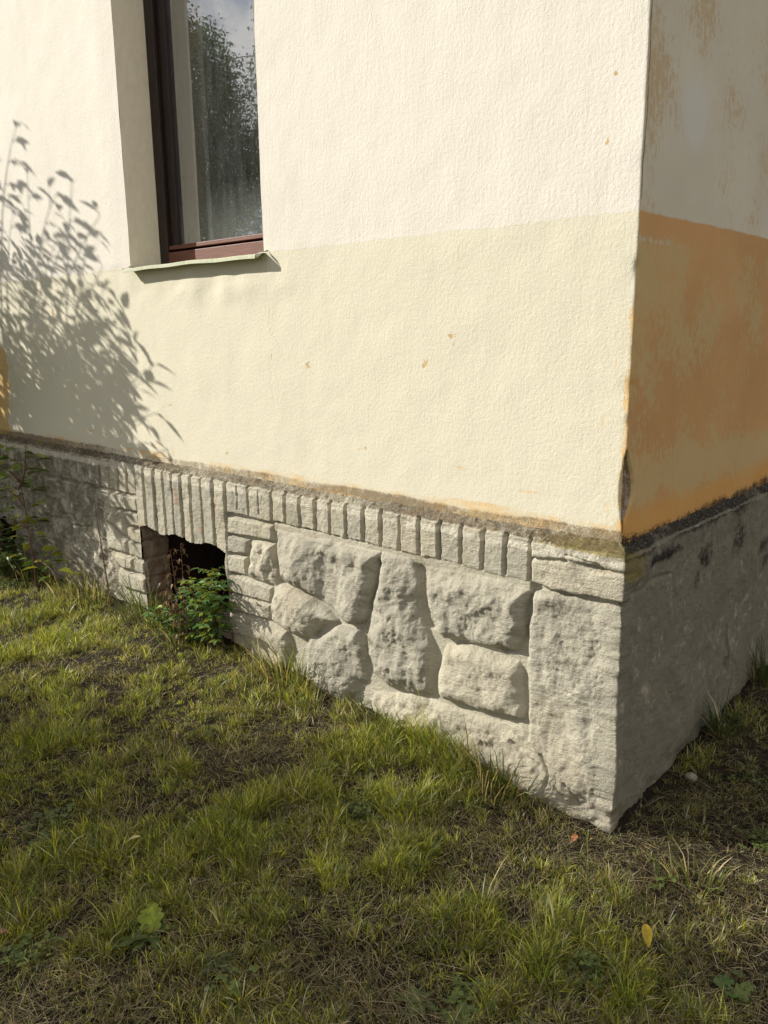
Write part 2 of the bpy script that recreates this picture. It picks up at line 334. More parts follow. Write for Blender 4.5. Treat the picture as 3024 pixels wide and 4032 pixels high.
NX = np.where(SS >= 0, 1., sst(-.02, 0, SS)*1.); NY = np.where(SS <= 0, -1., -sst(.02, 0, SS)*1.)
edge = np.clip(1-np.abs(SS)/.006, 0, 1)*.0015
PX = np.where(front, SS, 0)+NX*(h-edge); PY = np.where(front, 0, SS)+NY*(h-edge)
wobL = .004*fbm(zs, zs*0, 5, 2, 4); wobR = .0035*fbm(zs, zs*0, 6, 4, 4)
PX += np.exp(-((SS-WL)/.012)**2)*wobL[None]*2+np.exp(-((SS-WR)/.012)**2)*wobR[None]*2
cx_ = (S[:-1]+S[1:])/2; cz_ = (zs[:-1]+zs[1:])/2
CX, CZ = np.meshgrid(cx_, cz_, indexing='ij')
hole = (CX > WL) & (CX < WR) & (CZ > WB) & (CZ < WT)
q = q[~hole.ravel()]; side = (CX > 0)[~hole]
def blob(pts, S_=SS, Z_=ZZ):
    o = np.zeros_like(S_)
    for x, z, rx, rz in pts: o = np.maximum(o, np.exp(-((S_-x)/rx)**2-((Z_-z)/rz)**2))
    return o
base_z = .958
och = np.clip(.58*np.exp(-np.clip(ZZ-1.0, 0, 9)/.028)*(.86+.6*fbm(SS, ZZ*0, 2.3, 1, 3)), 0, .52)
och = np.maximum(och, .50*blob([(-.95, 1.06, .16, .02), (-1.12, 1.15, .06, .03), (-2.55, 1.04, .18, .02), (-1.9, 1.03, .2, .015), (-.35, 1.07, .2, .02), (-3.3, 1.06, .2, .02), (-.62, 1.12, .12, .02)]))
och = np.maximum(och, .585*np.exp(-(SS/(.035+.05*np.clip(fbm(SS*0, ZZ, 7, 4, 3)+.3, 0, 1)))**2)*sst(1.95, 1.6, ZZ)*(.93+fbm(SS*0, ZZ, 4, 2, 3)))
och = np.maximum(och, .46*np.exp(-np.abs(SS)/.02))
och = np.maximum(och, .5*blob([(-.085, 1.33, .02, .07), (-.1, 1.22, .015, .05), (-.05, 1.5, .02, .1), (-.06, 1.05, .04, .04)]))
och = np.maximum(och, np.where(SS < -4.33+.26*fbm(SS, ZZ, 6, 3, 4)-.10*sst(1.35, 1.8, ZZ)-.05*sst(1.15, 1.0, ZZ), .75, 0)*(ZZ < 1.80+.5*fbm(SS, ZZ*0, 5, 2, 3)))
dirt = .64*np.exp(-np.clip(ZZ-.978-.02*fbm(SS, ZZ*0, 3, 5, 3), 0, 9)/.030)*(.9+.5*fbm(SS, ZZ*0, 1.7, 6, 3))
chips = [(-.674, 1.583, .018, .012), (-.665, 1.545, .006, .014), (-.69, 1.60, .012, .006), (-1.419, 1.465, .016, .022), (-1.40, 1.43, .006, .01), (-.793, 1.482, .016, .02), (-3.602, 1.729, .022, .035), (-3.27, 1.6, .01, .02),
         (-.45, 2.516, .006, .008), (-.096, 2.30, .008, .012), (-.102, 2.335, .006, .008), (-.112, 2.124, .008, .006), (-1.65, 1.50, .006, .012), (-2.95, 1.08, .012, .012), (-1.10, 1.15, .01, .008), (-2.0, 1.05, .008, .008), (-2.45, 1.25, .006, .006)]
chipF = blob(chips)
crk = np.maximum.reduce([polyl(p, SS, ZZ, .012) for p in (
    [(-1.655, 1.93), (-1.668, 1.80), (-1.645, 1.72), (-1.657, 1.62), (-1.60, 1.55), (-1.57, 1.50)], [(-1.66, 1.5), (-1.654, 1.36), (-1.64, 1.25)],
    [(-2.19, 1.78), (-2.20, 1.66), (-2.205, 1.52)], [(-2.62, 1.42), (-2.60, 1.34), (-2.50, 1.22), (-2.46, 1.10), (-2.45, .99)])])*front
patch = blob([(.34, 2.24, .12, .13)])
olive = .075*np.exp(-((ZZ-1.12)/.07)**2)*1.2+.03*blob([(.2, 1.6, .25, .3), (.55, 1.62, .3, .1)])-.07*np.exp(-((ZZ-1.33)/.11)**2)*sst(.05, .4, SS)-.12*sst(1.84, 1.90, ZZ)
ochS = .07*blob([(.05, 2.3, .09, .6), (.3, 2.52, .25, .12), (.65, 2.3, .14, .1), (.12, 2.6, .2, .2)])-.035
whiteA = .52*np.exp(-((ZZ-1.855-.02*fbm(SS, ZZ*0, 9, 1, 3))/.022)**2)*sst(.75, .2, SS)
vivid = .7*sst(1.065, 1.01, ZZ+.02*fbm(SS, ZZ, 12, 2, 3))
mould = .56*np.exp(-np.clip(ZZ-.955-.06*fbm(SS, ZZ*0, 5, 5, 4), 0, 9)/.055)*(1+.45*fbm(SS, ZZ, 30, 2, 3))
rav = lambda a: np.asarray(a).ravel()
mesh_np('wall', np.stack([PX, PY, ZZ], -1), q, mat=[MF, MS], midx=side.astype(int), parent=house, attrs=dict(
    ochre=rav(np.where(front, och, ochS)), dirt=rav(dirt), chip=rav(np.where(front, np.maximum(chipF, chipm), chipm)), crack=rav(np.where(front, crk, ckS)), patch=rav(patch), olive=rav(olive), white=rav(whiteA), vivid=rav(vivid), mould=rav(mould)))
# back, left and top of the block so that it stands as a closed building
b = MB(); b.box((-8, 6.99, -.3), (0, 7.2, 5.5)); b.box((-8.2, 0, -.3), (-8.002, 7.2, 5.5)); b.build('rear_wall', M['reveal'], house)
b = MB(); b.box((-8.5, -.45, 5.502), (.45, 7.5, 5.7)); b.build('roof', M['bark'], house)

# ---- plinth: painted stones and bricks as real relief
J = [-4.86, -4.765, -4.67, -4.57, -4.47, -4.374, -4.281, -4.181, -4.093, -3.997, -3.901, -3.806, -3.715, -3.617, -3.515, -3.422, -3.328, -3.236, -3.144, -3.047, -2.948, -2.856, -2.762]
JT = [-2.762, -2.669, -2.574, -2.492, -2.409, -2.33, -2.251, -2.158, -2.064, -1.972]
JR = [-1.637, -1.546, -1.451, -1.357, -1.267, -1.171, -1.076, -.982, -.884, -.788, -.693, -.594, -.498, -.405, -.303]
B = []   # (polygon, edge width, height, roughness, corner noise)
def rect(x0, x1, z0, z1, hh=.033, w=.006, g=.0052): B.append(([(x0+g, z0+g), (x1-g, z0+g), (x1-g, z1-g), (x0+g, z1-g)], w, hh, .5))
for a, b_ in zip(J[:-1], J[1:]): rect(a, b_, .752, .96, .030)
for k, (a, b_) in enumerate(zip(JT[:-1], JT[1:])): rect(a, b_, .40, .96, .040+.004*math.sin(k*2.1))
for k, (a, b_) in enumerate(zip(JR[:-1], JR[1:])): rect(a, b_, .777-.008*(k/14), .96, .033+.002*math.sin(k*1.7))
rect(-1.972, -1.805, .772, .96, .034); rect(-1.805, -1.637, .772, .96, .036)
FAINT = [(-1.886, .80, .96), (-1.727, .80, .96), (-2.91, .65, .75)]
def poly(pts, w=.008, hh=.034, r=.6): B.append((pts, w, hh, r))
poly([(-1.968, .756), (-1.642, .764), (-1.646, .690), (-1.976, .675)]); poly([(-1.978, .664), (-1.825, .664), (-1.842, .590), (-1.992, .578)])
poly([(-1.992, .568), (-1.846, .576), (-1.846, .490), (-1.999, .484)]); poly([(-1.986, .472), (-1.660, .470), (-1.672, .393), (-1.992, .382)], .011, .036)
poly([(-1.993, .372), (-1.675, .383), (-1.675, .310), (-1.994, .290)], .012, .037); poly([(-1.994, .280), (-1.800, .290), (-1.80, .18), (-1.996, .17)], .012, .033)
poly([(-3.039, .740), (-2.775, .740), (-2.766, .664), (-3.050, .652)]); poly([(-2.896, .648), (-2.766, .654), (-2.745, .582), (-2.898, .572)])
poly([(-2.893, .562), (-2.744, .562), (-2.747, .487), (-2.894, .495)]); poly([(-3.134, .56), (-2.905, .485), (-2.908, .402), (-3.135, .395)], .03, .036, 1)
poly([(-2.895, .485), (-2.745, .474), (-2.745, .398), (-2.895, .403)]); poly([(-3.061, .384), (-2.862, .384), (-2.868, .312), (-3.038, .303)], .018)
poly([(-2.852, .384), (-2.745, .384), (-2.745, .312), (-2.856, .314)]); poly([(-3.038, .292), (-2.746, .299), (-2.745, .20), (-3.03, .19)], .02)
poly([(-3.05, .64), (-2.91, .64), (-2.905, .50), (-3.12, .57)], .03, .04, 1)
ST = dict(
 A=([(-1.60, .735), (-1.252, .747), (-.993, .748), (-1.004, .67), (-1.035, .56), (-1.075, .462), (-1.123, .422), (-1.20, .425), (-1.275, .462), (-1.375, .497), (-1.50, .510), (-1.560, .53), (-1.60, .619)], .06, .060, 1.2),
 A2=([(-1.810, .664), (-1.640, .674), (-1.625, .60), (-1.632, .495), (-1.72, .485), (-1.822, .494)], .040, .050, 1.5),
 C=([(-1.635, .480), (-1.518, .497), (-1.387, .482), (-1.29, .448), (-1.245, .412), (-1.322, .372), (-1.383, .315), (-1.468, .288), (-1.592, .296), (-1.66, .318)], .065, .066, 1.0),
 D=([(-1.80, .276), (-1.668, .288), (-1.572, .276), (-1.546, .217), (-1.575, .12), (-1.66, .02), (-1.82, .02), (-1.82, .2)], .07, .060, .8),
 E=([(-1.225, .390), (-1.11, .398), (-1.070, .330), (-1.070, .191), (-1.098, .15), (-1.2, .06), (-1.40, .02), (-1.453, .093), (-1.435, .23), (-1.396, .291), (-1.289, .350)], .055, .052, 1.2),
 F=([(-.968, .748), (-.835, .757), (-.795, .70), (-.790, .602), (-.755, .5), (-.725, .43), (-.728, .33), (-.735, .235), (-.80, .222), (-.94, .200), (-1.036, .235), (-1.046, .394), (-1.03, .509), (-.995, .64)], .085, .066, 1.2),
 G=([(-.770, .742), (-.571, .744), (-.384, .745), (-.310, .738), (-.318, .652), (-.322, .58), (-.352, .515), (-.408, .503), (-.502, .500), (-.602, .497), (-.650, .484), (-.676, .500), (-.73, .586), (-.752, .674)], .055, .060, 1.4),
 H=([(-.655, .462), (-.531, .482), (-.416, .478), (-.345, .472), (-.328, .440), (-.325, .391), (-.318, .275), (-.402, .262), (-.509, .247), (-.621, .244), (-.680, .25), (-.685, .324), (-.672, .411)], .06, .060, .8),
 I=([(-.288, .742), (-.132, .752), (.2, .752), (.2, .2), (.2, -.2), (-.26, -.2), (-.27, .1), (-.290, .258), (-.302, .526), (-.296, .623)], .026, .040, 1.0),
 Jn=([(-.290, .960), (.2, .960), (.2, .868), (-.045, .872), (-.16, .882), (-.290, .866)], .018, .046, .7),
 K=([(-.292, .852), (-.17, .868), (-.04, .858), (.2, .850), (.2, .768), (-.01, .768), (-.20, .770), (-.292, .776)], .014, .040, .5),
 L=([(-1.04, .14), (-.90, .185), (-.769, .195), (-.60, .205), (-.45, .218), (-.32, .225), (-.27, .19), (-.25, -.1), (-1.1, -.1)], .05, .040, 1.2))
fx = colline((-8, -5, .05), (-5, -3.2, .007), (-3.2, -2.0, .0042), (-2.0, -.08, .0032), (-.08, 0, .0025))
fy = colline((0, .08, .003), (.08, 1.3, .006), (1.3, 2.2, .02), (2.2, 7, .1))[1:]
S = np.concatenate([fx, fy])
ZT = .914
zs = colline((-.35, -.06, .03), (-.06, ZT, .0034))
SS, ZZ, q = grid(S, zs); nf = len(fx); Xf = SS[:nf]; Zf = ZZ[:nf]
def sdpoly(pts, X, Z):
    d = np.full(X.shape, 9.); ins = np.zeros(X.shape, bool); n = len(pts)
    for i in range(n):
        a, b_ = pts[i], pts[(i+1) % n]
        t = np.clip(((X-a[0])*(b_[0]-a[0])+(Z-a[1])*(b_[1]-a[1]))/((b_[0]-a[0])**2+(b_[1]-a[1])**2), 0, 1)
        d = np.minimum(d, np.hypot(X-a[0]-t*(b_[0]-a[0]), Z-a[1]-t*(b_[1]-a[1])))
        if a[1] != b_[1]:
            c = ((a[1] > Z) != (b_[1] > Z)) & (X < (b_[0]-a[0])*(Z-a[1])/(b_[1]-a[1])+a[0]); ins ^= c
    return np.where(ins, d, -d)
n_lo = fbm(Xf, Zf, 5, 1, 4); n_md = fbm(Xf, Zf, 17, 3, 4); n_hi = fbm(Xf, Zf, 55, 5, 3); wob = fbm(Xf, Zf, 12, 6, 4)
H = np.full(Xf.shape, .006)+.006*n_md
H = np.maximum(H, (.027+.004*n_md)*sst(.715, .745, Zf+.02*n_lo)*(Zf < .781)*(Xf > -1.63)*(Xf < -.30))
H = np.maximum(H, .018*(Zf < .5)*(Xf > -1.9)+.006*n_lo)
rough_l = sst(-3.0, -3.15, Xf+.12*n_lo)*(Zf < .74)
H = np.maximum(H, rough_l*(.026+.050*n_lo+.040*n_md+.010*n_hi))
H = np.maximum(H, sst(.24, .10, Zf+.05*n_lo)*(.022+.03*n_lo+.02*n_md))
pz = sst(-.05, .25, fbm(Xf, Zf, 4.5, 6, 2))
pit = (np.clip(fbm(Xf, Zf, 26, 2, 3)-.15, 0, 1)*.11+np.clip(fbm(Xf, Zf, 60, 4, 3)-.17, 0, 1)*.07)*(.25+pz)
n_rg = np.abs(fbm(Xf*1.2, Zf, 11, 4, 4))*2
TN = np.full(Xf.shape, .5); tr_ = random.Random(5)
def stamp(pts, wd, hh, rg, soft=False):
    global H
    tint = tr_.uniform(.05, .95)
    xs = [p[0] for p in pts]; zz = [p[1] for p in pts]; a, b_ = np.searchsorted(fx, [min(xs)-.03, max(xs)+.03]); c, e = np.searchsorted(zs, [min(zz)-.03, max(zz)+.03])
    sl_ = (slice(a, b_), slice(c, e)); X, Z = Xf[sl_], Zf[sl_]
    d = sdpoly(pts, X, Z)+((.024*wob[sl_]+.006) if soft else .006*wob[sl_]+.007*n_hi[sl_])
    t = np.clip(d/(wd*1.15 if soft else wd), 0, 1); pr = (1-(1-t)**2.3)**(.56 if soft else .6)
    if soft: rel = hh*(1.08+1.25*n_lo[sl_]*min(rg, 1.25))+.019*rg*n_md[sl_]-.012*rg*n_rg[sl_]*.4+.0035*n_hi[sl_]*rg-pit[sl_]*rg*.24
    else: rel = hh+.006*n_md[sl_]+.004*n_hi[sl_]-pit[sl_]*.10+tint*.004-.002
    cand = np.where(t > 0, H[sl_]*(1-pr)+np.maximum(rel, .012)*pr, 0)
    TN[sl_] = np.where((cand > H[sl_]) & (d > 0), tint, TN[sl_]); H[sl_] = np.maximum(H[sl_], cand)
for p in B: stamp(*p)
for k, p in ST.items(): stamp(*p, soft=True)
# the painted face below the soldier course, between bricks and stones
for x, z0, z1 in FAINT: H -= .007*np.exp(-((Xf-x-.002*n_hi)/.0035)**2)*(Zf > z0)*(Zf < z1)
H -= .016*np.exp(-((Zf-.905+.05*(Xf+.2)*0)/.001)**2)*0
H -= polyl([(-.16, .897), (-.10, .886), (-.05, .884)], Xf, Zf, .005)*.008                  # split slab at the corner
for pl_ in ([(-4.0, .47), (-3.75, .49), (-3.5, .47), (-3.3, .50)], [(-3.3, .74), (-3.1, .72)], [(-.235, .16), (-.20, .10), (-.215, .03)], [(-.36, .17), (-.30, .13), (-.24, .12)], [(-.13, .10), (-.10, .07), (-.09, .03)]): H -= polyl(pl_, Xf+.01*n_hi, Zf+.012*n_hi, .010)*.016
H += sst(.12, .0, Zf)*sst(-.32, -.2, Xf)*(.030*n_md+.012*n_hi)
H -= .004*sst(-.035, 0, Xf)*np.clip(.4+3*fbm(Xf, Zf, 16, 2, 4), 0, 2)*.5
def blur(H, k):
    for _ in range(k):
        P = np.pad(H, 1, mode='edge'); H = (P[:-2, 1:-1]+P[2:, 1:-1]+P[1:-1, :-2]+P[1:-1, 2:]+2*P[1:-1, 1:-1])/6
    return H
H = blur(H, 1)+.0020*fbm(Xf, Zf, 95, 1, 3)+.0035*np.clip(n_md, -.2, .1)+.0018*fbm(Xf*.35, Zf*2.2, 60, 6, 2)
# side face: lumpy brushed plaster
Ys = SS[nf-1:]; Zy = ZZ[nf-1:]
Hs = .032+.034*fbm(Ys, Zy, 3.6, 4, 4)+.018*fbm(Ys*1.4, Zy*.7, 15, 2, 4)+.007*fbm(Ys, Zy*.6, 60, 5, 3)
Hs += .020*np.exp(-((Ys)/.14)**4)*sst(.80, .845, Zy+.02*fbm(Ys, Zy, 10, 1, 2))
Hs -= polyl([(0, .79), (.09, .785), (.2, .80), (.34, .78)], Ys, Zy, .012)*.007
Hs -= .016*sst(.5, .7, np.exp(-((Ys-.93)/.06)**2-((Zy-.26)/.05)**2)+.5*fbm(Ys, Zy, 30, 3, 3)); Hs -= polyl([(.93, .42), (.945, .36), (.96, .30), (.97, .20)], Ys+.008*fbm(Ys, Zy, 30, 2, 2), Zy, .010)*.016
Hs += sst(.12, .02, Zy-.07*Ys)*.03*fbm(Ys, Zy, 12, 6, 4)
Hs[0] = H[-1]; 
for k in range(1, 12): f = k/12; Hs[k] = Hs[k]*f+(H[-1])*(1-f)
HH = np.concatenate([H, Hs[1:]])
BY, BX = -.015, .003
NXp = np.where(SS >= 0, 1., sst(-.022, 0, SS)); NYp = np.where(SS <= 0, -1., -sst(.022, 0, SS))
cn = np.clip(1-np.abs(SS)/.010, 0, 1)*.004
PX = np.where(SS <= 0, np.minimum(SS, 0)+BX, BX)+NXp*(HH-cn); PY = np.where(SS <= 0, BY, SS+BY)+NYp*(HH-cn); PZ = ZZ.copy()
# openings
def vent_top(x): return .590+.012*np.sin(x*23)+.016*fbm(x, x*0, 22, 3, 3)
CX = (SS[:-1, :-1]+SS[1:, 1:])/2; CZ = (ZZ[:-1, :-1]+ZZ[1:, 1:])/2
V1 = (CX > -2.742) & (CX < -1.992-.006*np.sin(CZ*40)) & (CZ < vent_top(CX))
V2 = (CX > -5.0) & (CX < -4.36+.02*np.sin(CZ*23)) & (CZ < .36+.02*np.sin(CX*30))
keep = ~(V1 | V2)
V = np.stack([PX, PY, PZ], -1); nS, nZ = SS.shape
# weathered ledge between the plinth's face and the wall
NL = 14; LED = []
top = V[:, -1]; hl = HH[:, -1]; s1 = S
hk = np.ones(61)/61; hs = np.convolve(np.pad(hl, 30, mode='edge'), hk, mode='valid')+.002
for k in range(1, NL+1):
    t_ = k/NL; wq = max(0, 1-k/3.); off = (hl*wq+hs*(1-wq))*(1-t_)+(-.028)*t_; zz = ZT+.006+.040*t_**1.1+.007*math.sin(t_*3)
    nz_ = .016*fbm(s1, s1*0+k*.012, 26, 1, 4)+.007*fbm(s1, s1*0+k*.006, 110, 2, 2)
    off = off+nz_*.8*(1 if k < NL else 0); zv = zz+nz_*(1-t_*.4)-.004
    if k == 1: off = off-.002
    nx = np.where(s1 >= 0, 1., sst(-.022, 0, s1)); ny = np.where(s1 <= 0, -1., -sst(.022, 0, s1))
    LED.append(np.stack([np.where(s1 <= 0, s1+BX, BX)+nx*off, np.where(s1 <= 0, BY, s1+BY)+ny*off, zv+0*s1], -1))
LED = np.stack(LED, 1); Vall = np.concatenate([V, LED], 1); nz2 = nZ+NL
i = (np.arange(nS-1)[:, None]*nz2+np.arange(nz2-1)[None]); q = np.stack([i, i+nz2, i+nz2+1, i+1], -1)
kk = np.ones(i.shape, bool); kk[:, :nZ-1] = keep; q = q[kk]
SA = np.repeat(S[:, None], nz2, 1); ZA = np.concatenate([ZZ, np.repeat(np.linspace(ZT+.004, .96, NL)[None], nS, 0)], 1); led = np.zeros(SA.shape); led[:, nZ:] = np.linspace(.15, 1, NL)[None]
fr = SA <= 0
lime = np.where(fr, .60*np.exp(-((ZA-.895)/.034)**2)*(1+.5*fbm(SA, ZA*0, 6, 1, 3))+.38*np.exp(-((ZA-.05)/.12)**2)*sst(-.4, -.1, SA), .40*np.exp(-((ZA-.07*SA-.05)/.05)**2)*sst(.3, .7, SA))
rust = np.where(fr, .58*np.maximum(blob([(-2.37, .80, .045, .10), (-2.06, .78, .04, .12), (-2.18, .66, .03, .06), (-2.72, .595, .04, .02), (-2.33, .62, .03, .04), (-2.46, .90, .03, .04)], SA, ZA), 0), .50*blob([(.95, .29, .05, .05), (.62, .12, .05, .04)], SA, ZA))
dirtA = np.where(fr, .56*sst(.0, .25, led)+.52*np.exp(-(np.clip(.916-ZA, 0, 9)/.020))*(led < .1), .40*np.exp(-((ZA-.88)/.03)**2))*(1+.35*fbm(SA, ZA*0, 3, 2, 3))
mossA = np.where(fr, .40*(led > .1)*(1+.8*fbm(SA, ZA, 3, 1, 3))+.55*np.exp(-(SA/.26)**2)*np.exp(-((ZA-.925)/.035)**2)+.46*np.exp(-((SA+.05)/.08)**2-((ZA-.86)/.02)**2)+.5*blob([(-.19, .035, .05, .015)], SA, ZA), .54*np.exp(-(SA/.13)**4)*sst(.79, .84, ZA))
mouldA = np.where(fr, 0, (.57*sst(.0, .3, led)+.50*np.exp(-(np.clip(.918-ZA, 0, 9)/.045))*(led < .1))*(1+.6*fbm(SA, ZA, 16, 3, 4))+.52*blob([(.62, .79, .12, .09), (.55, .72, .06, .08), (.95, .76, .16, .12), (1.3, .66, .2, .14), (.25, .86, .2, .03)], SA, ZA)*(1+.7*fbm(SA, ZA, 22, 5, 4)))*(1+.3*fbm(SA, ZA, 9, 4, 3))
ochA = np.where(fr, .50*sst(.5, 1, led)*(.9+.7*fbm(SA, ZA, 4, 6, 3))+.4*blob([(-1.25, .95, .5, .02)], SA, ZA)*(led > .5), .42*blob([(.95, .28, .06, .03)], SA, ZA))
darken = np.where(fr, .30*sst(.15, .02, ZA-.03)+.25*sst(-3.2, -3.6, SA), .22*sst(.5, .1, ZA)+.12)  # darker foot and left end; side face's shade put into the colour
plinth = mesh_np('plinth', Vall, q, mat=MP, parent=house, attrs=dict(lime=rav(lime), rust=rav(rust), dirt=rav(dirtA), moss=rav(mossA), mould=rav(mouldA), ochre=rav(ochA), darken=rav(darken), tint=rav(np.concatenate([np.concatenate([TN, np.full((nS-nf, nZ), .5)], 0), np.full((nS, NL), .5)], 1)), side=rav(np.where(fr, np.where(SA < -3.15, .58, .43), .70))))  # the side mask's extra on the side face paints in its shade
plinth['label'] = 'grey painted plinth of rough stones under a course of upright bricks'

# cellar openings: thick jambs, soffit and a dark shaft behind
def vent(x0, x1, zt, depth=.12):
    m = MB()
    ys = np.linspace(-.042, depth, 28); z_ = np.linspace(-.1, zt+.03, 90)
    Yg, Zg, qq = grid(ys, z_)
    cr_ = (np.abs(((Zg+.02) % .105)-.052) > .046)
    for xs_, sg in ((x0, 1), (x1, -1)):
        d = .012*fbm(Yg, Zg, 14, 2, 4)+.006*fbm(Yg, Zg, 50, 3, 3)-.012*cr_
        yy = Yg+(Yg > depth-.02)*.03*fbm(Zg*0, Zg, 14, 5, 3)
        P = np.stack([xs_+sg*(d-.001)*np.clip((Yg+.045)/.02, 0, 1)-sg*.002, yy, Zg], -1)
        m.add(P.reshape(-1, 3).tolist(), qq.tolist())
    xs_ = np.linspace(x0, x1, 90); Xg, Yg, qq = grid(xs_, ys)
    P = np.stack([Xg, Yg, vent_top(Xg)+.006+.014*fbm(Xg, Yg, 30, 1, 3) if zt > .5 else Xg*0+zt+.01*fbm(Xg, Yg, 30, 1, 3)], -1); m.add(P.reshape(-1, 3).tolist(), qq.tolist())
    o = m.build('cellar_opening', M['brick'], house, smooth=True)
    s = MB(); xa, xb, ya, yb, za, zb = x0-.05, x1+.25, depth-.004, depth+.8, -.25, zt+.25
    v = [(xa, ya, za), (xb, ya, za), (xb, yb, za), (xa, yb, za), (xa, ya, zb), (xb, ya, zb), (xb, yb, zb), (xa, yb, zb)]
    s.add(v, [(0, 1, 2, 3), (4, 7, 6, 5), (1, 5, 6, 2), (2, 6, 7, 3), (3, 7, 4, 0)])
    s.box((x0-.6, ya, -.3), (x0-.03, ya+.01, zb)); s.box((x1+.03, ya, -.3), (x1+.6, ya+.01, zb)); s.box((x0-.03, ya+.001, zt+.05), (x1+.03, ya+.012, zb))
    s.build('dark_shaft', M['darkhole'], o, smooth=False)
vent(-2.742, -1.994, .60); vent(-5.0, -4.36, .36)

# ---- window
win = empty('window'); win.parent = house
YF = .176
zz_ = colline((WB-.03, 3.6, .02), (3.6, WT, .07)); yy_ = np.linspace(0, YF+.03, 16)
for xs_, wb, sg in ((WL, np.interp(zz_, np.linspace(0, 1, 2), [0, 0]), 1), (WR, None, -1)):
    Yg, Zg, qq = grid(yy_, zz_)
    e = (.004*fbm(zz_, zz_*0, 5, 2, 4) if sg == 1 else .0035*fbm(zz_, zz_*0, 6, 4, 4))*2
    P = np.stack([xs_+e[None]*np.exp(-Yg/.03)+.003*fbm(Yg, Zg, 8, 3, 3), Yg, Zg], -1)
    rv = mesh_np('reveal', P, qq, mat=None, parent=win)
    rv.data.materials.append(M['reveal'])
P = [(WL, 0, WT), (WR, 0, WT), (WR, YF+.03, WT), (WL, YF+.03, WT)]; b = MB(); b.add(P, [(0, 1, 2, 3)]); b.build('lintel', M['reveal'], win); b = MB(); b.add([(WL, 0, WB-.012), (WR, 0, WB-.012), (WR, YF+.03, WB-.006), (WL, YF+.03, WB-.006)], [(0, 1, 2, 3)]); b.build('mortar_bed', M['reveal'], win)
fl, ft = .072, .085
b = MB(); b.box((WL-.03, YF, WB-.02), (WL+fl, YF+.07, WT+.03)); b.box((WR-fl, YF, WB-.02), (WR+.03, YF+.07, WT+.03)); b.box((WL+fl, YF+.001, WT-fl), (WR-fl, YF+.07, WT+.03))
b.build('frame', M['dark_wood'], win, bevel=.004)
b = MB(); b.box((WL+fl-.0, YF+.0015, WB-.02), (WR-fl, YF+.07, WB+.082)); fb = b.build('frame', M['red_wood'], win, bevel=.003); fb['label'] = 'red brown bottom rail of the window frame'
b = MB(); YS = YF+.020
b.box((WL+fl+.004, YS, WB+.096), (WL+fl+.068, YS+.05, WT-fl-.004)); b.box((WR-fl-.068, YS, WB+.096), (WR-fl-.004, YS+.05, WT-fl-.004)); b.box((WL+fl+.068, YS+.001, WT-fl-.07), (WR-fl-.068, YS+.05, WT-fl-.005))
b.build('sash', M['dark_wood'], win, bevel=.003)
b = MB(); b.box((WL+fl+.004, YS-.014, WB+.094), (WR-fl-.004, YS+.049, WB+.114)); b.build('sash', M['red_wood'], win, bevel=.003)
gx0, gx1, gz0, gz1 = WL+fl+.06, WR-fl-.06, WB+.108, WT-fl-.06
for yg in (YS+.020, YS+.062):
    b = MB(); b.box((gx0, yg, gz0), (gx1, yg+.0005, gz1))
    # one sheet only, real panes are thin
    o = mesh_np('pane', [(gx0, yg, gz0), (gx1, yg, gz0), (gx1, yg, gz1), (gx0, yg, gz1)], [(0, 1, 2, 3)], mat=M['pane'], parent=win, smooth=False)
# tin sill
n = 60; xs_ = np.linspace(WL+.012, WR+.012, n); P = []
prof = [(.06, .004), (.0, -.001), (-.030, -.0045), (-.052, -.0075), (-.057, -.0115), (-.0575, -.024), (-.0555, -.0245), (-.055, -.0125), (-.050, -.0095), (0, -.0035)]
prof = [(.178, .013)]+prof[1:]
for x in xs_:
    for (y, z) in prof: P.append((x, y, WB+.003+z+.0025*math.sin(x*5)*max(0, -y)/.05+.0015*math.sin(x*17)*max(0, -y)/.05))
k = len(prof); qq = [(i*k+j, (i+1)*k+j, (i+1)*k+j+1, i*k+j+1) for i in range(n-1) for j in range(k-1)]
s = MB(); s.add(P, qq)
for x, dx in ((WR+.012, .020), (WL+.010, -.018)):          # upturned ends
    s.add([(x, .17, WB+.016), (x, -.02, WB+.004), (x, -.055, WB-.006), (x+dx, -.03, WB-.001), (x+dx, .0, WB+.006), (x+dx, -.001, WB+.014), (x, -.055, WB-.021), (x+dx*.6, -.05, WB-.018)], [(1, 2, 3, 4), (2, 6, 7, 3)], [(1, 4, 5)])
s.build('sill', M['sill'], win, smooth=False)
# room behind
s = MB(); xa, xb, ya, yb, za, zb = -4.2, -.5, YF+.068, 3.6, 1.2, 4.6
s.add([(xa, ya, za), (xb, ya, za), (xb, yb, za), (xa, yb, za), (xa, ya, zb), (xb, ya, zb), (xb, yb, zb), (xa, yb, zb)], [(0, 1, 2, 3), (4, 7, 6, 5), (1, 5, 6, 2), (2, 6, 7, 3), (3, 7, 4, 0)])
s.box((xa, ya-.001, za), (WL-.02, ya+.01, zb)); s.box((WR+.02, ya-.001, za), (xb, ya+.01, zb)); s.box((WL-.02, ya-.001, za), (WR+.02, ya+.01, WB)); s.box((WL-.02, ya-.001, WT), (WR+.02, ya+.01, zb))
s.build('room', M['room'], house)

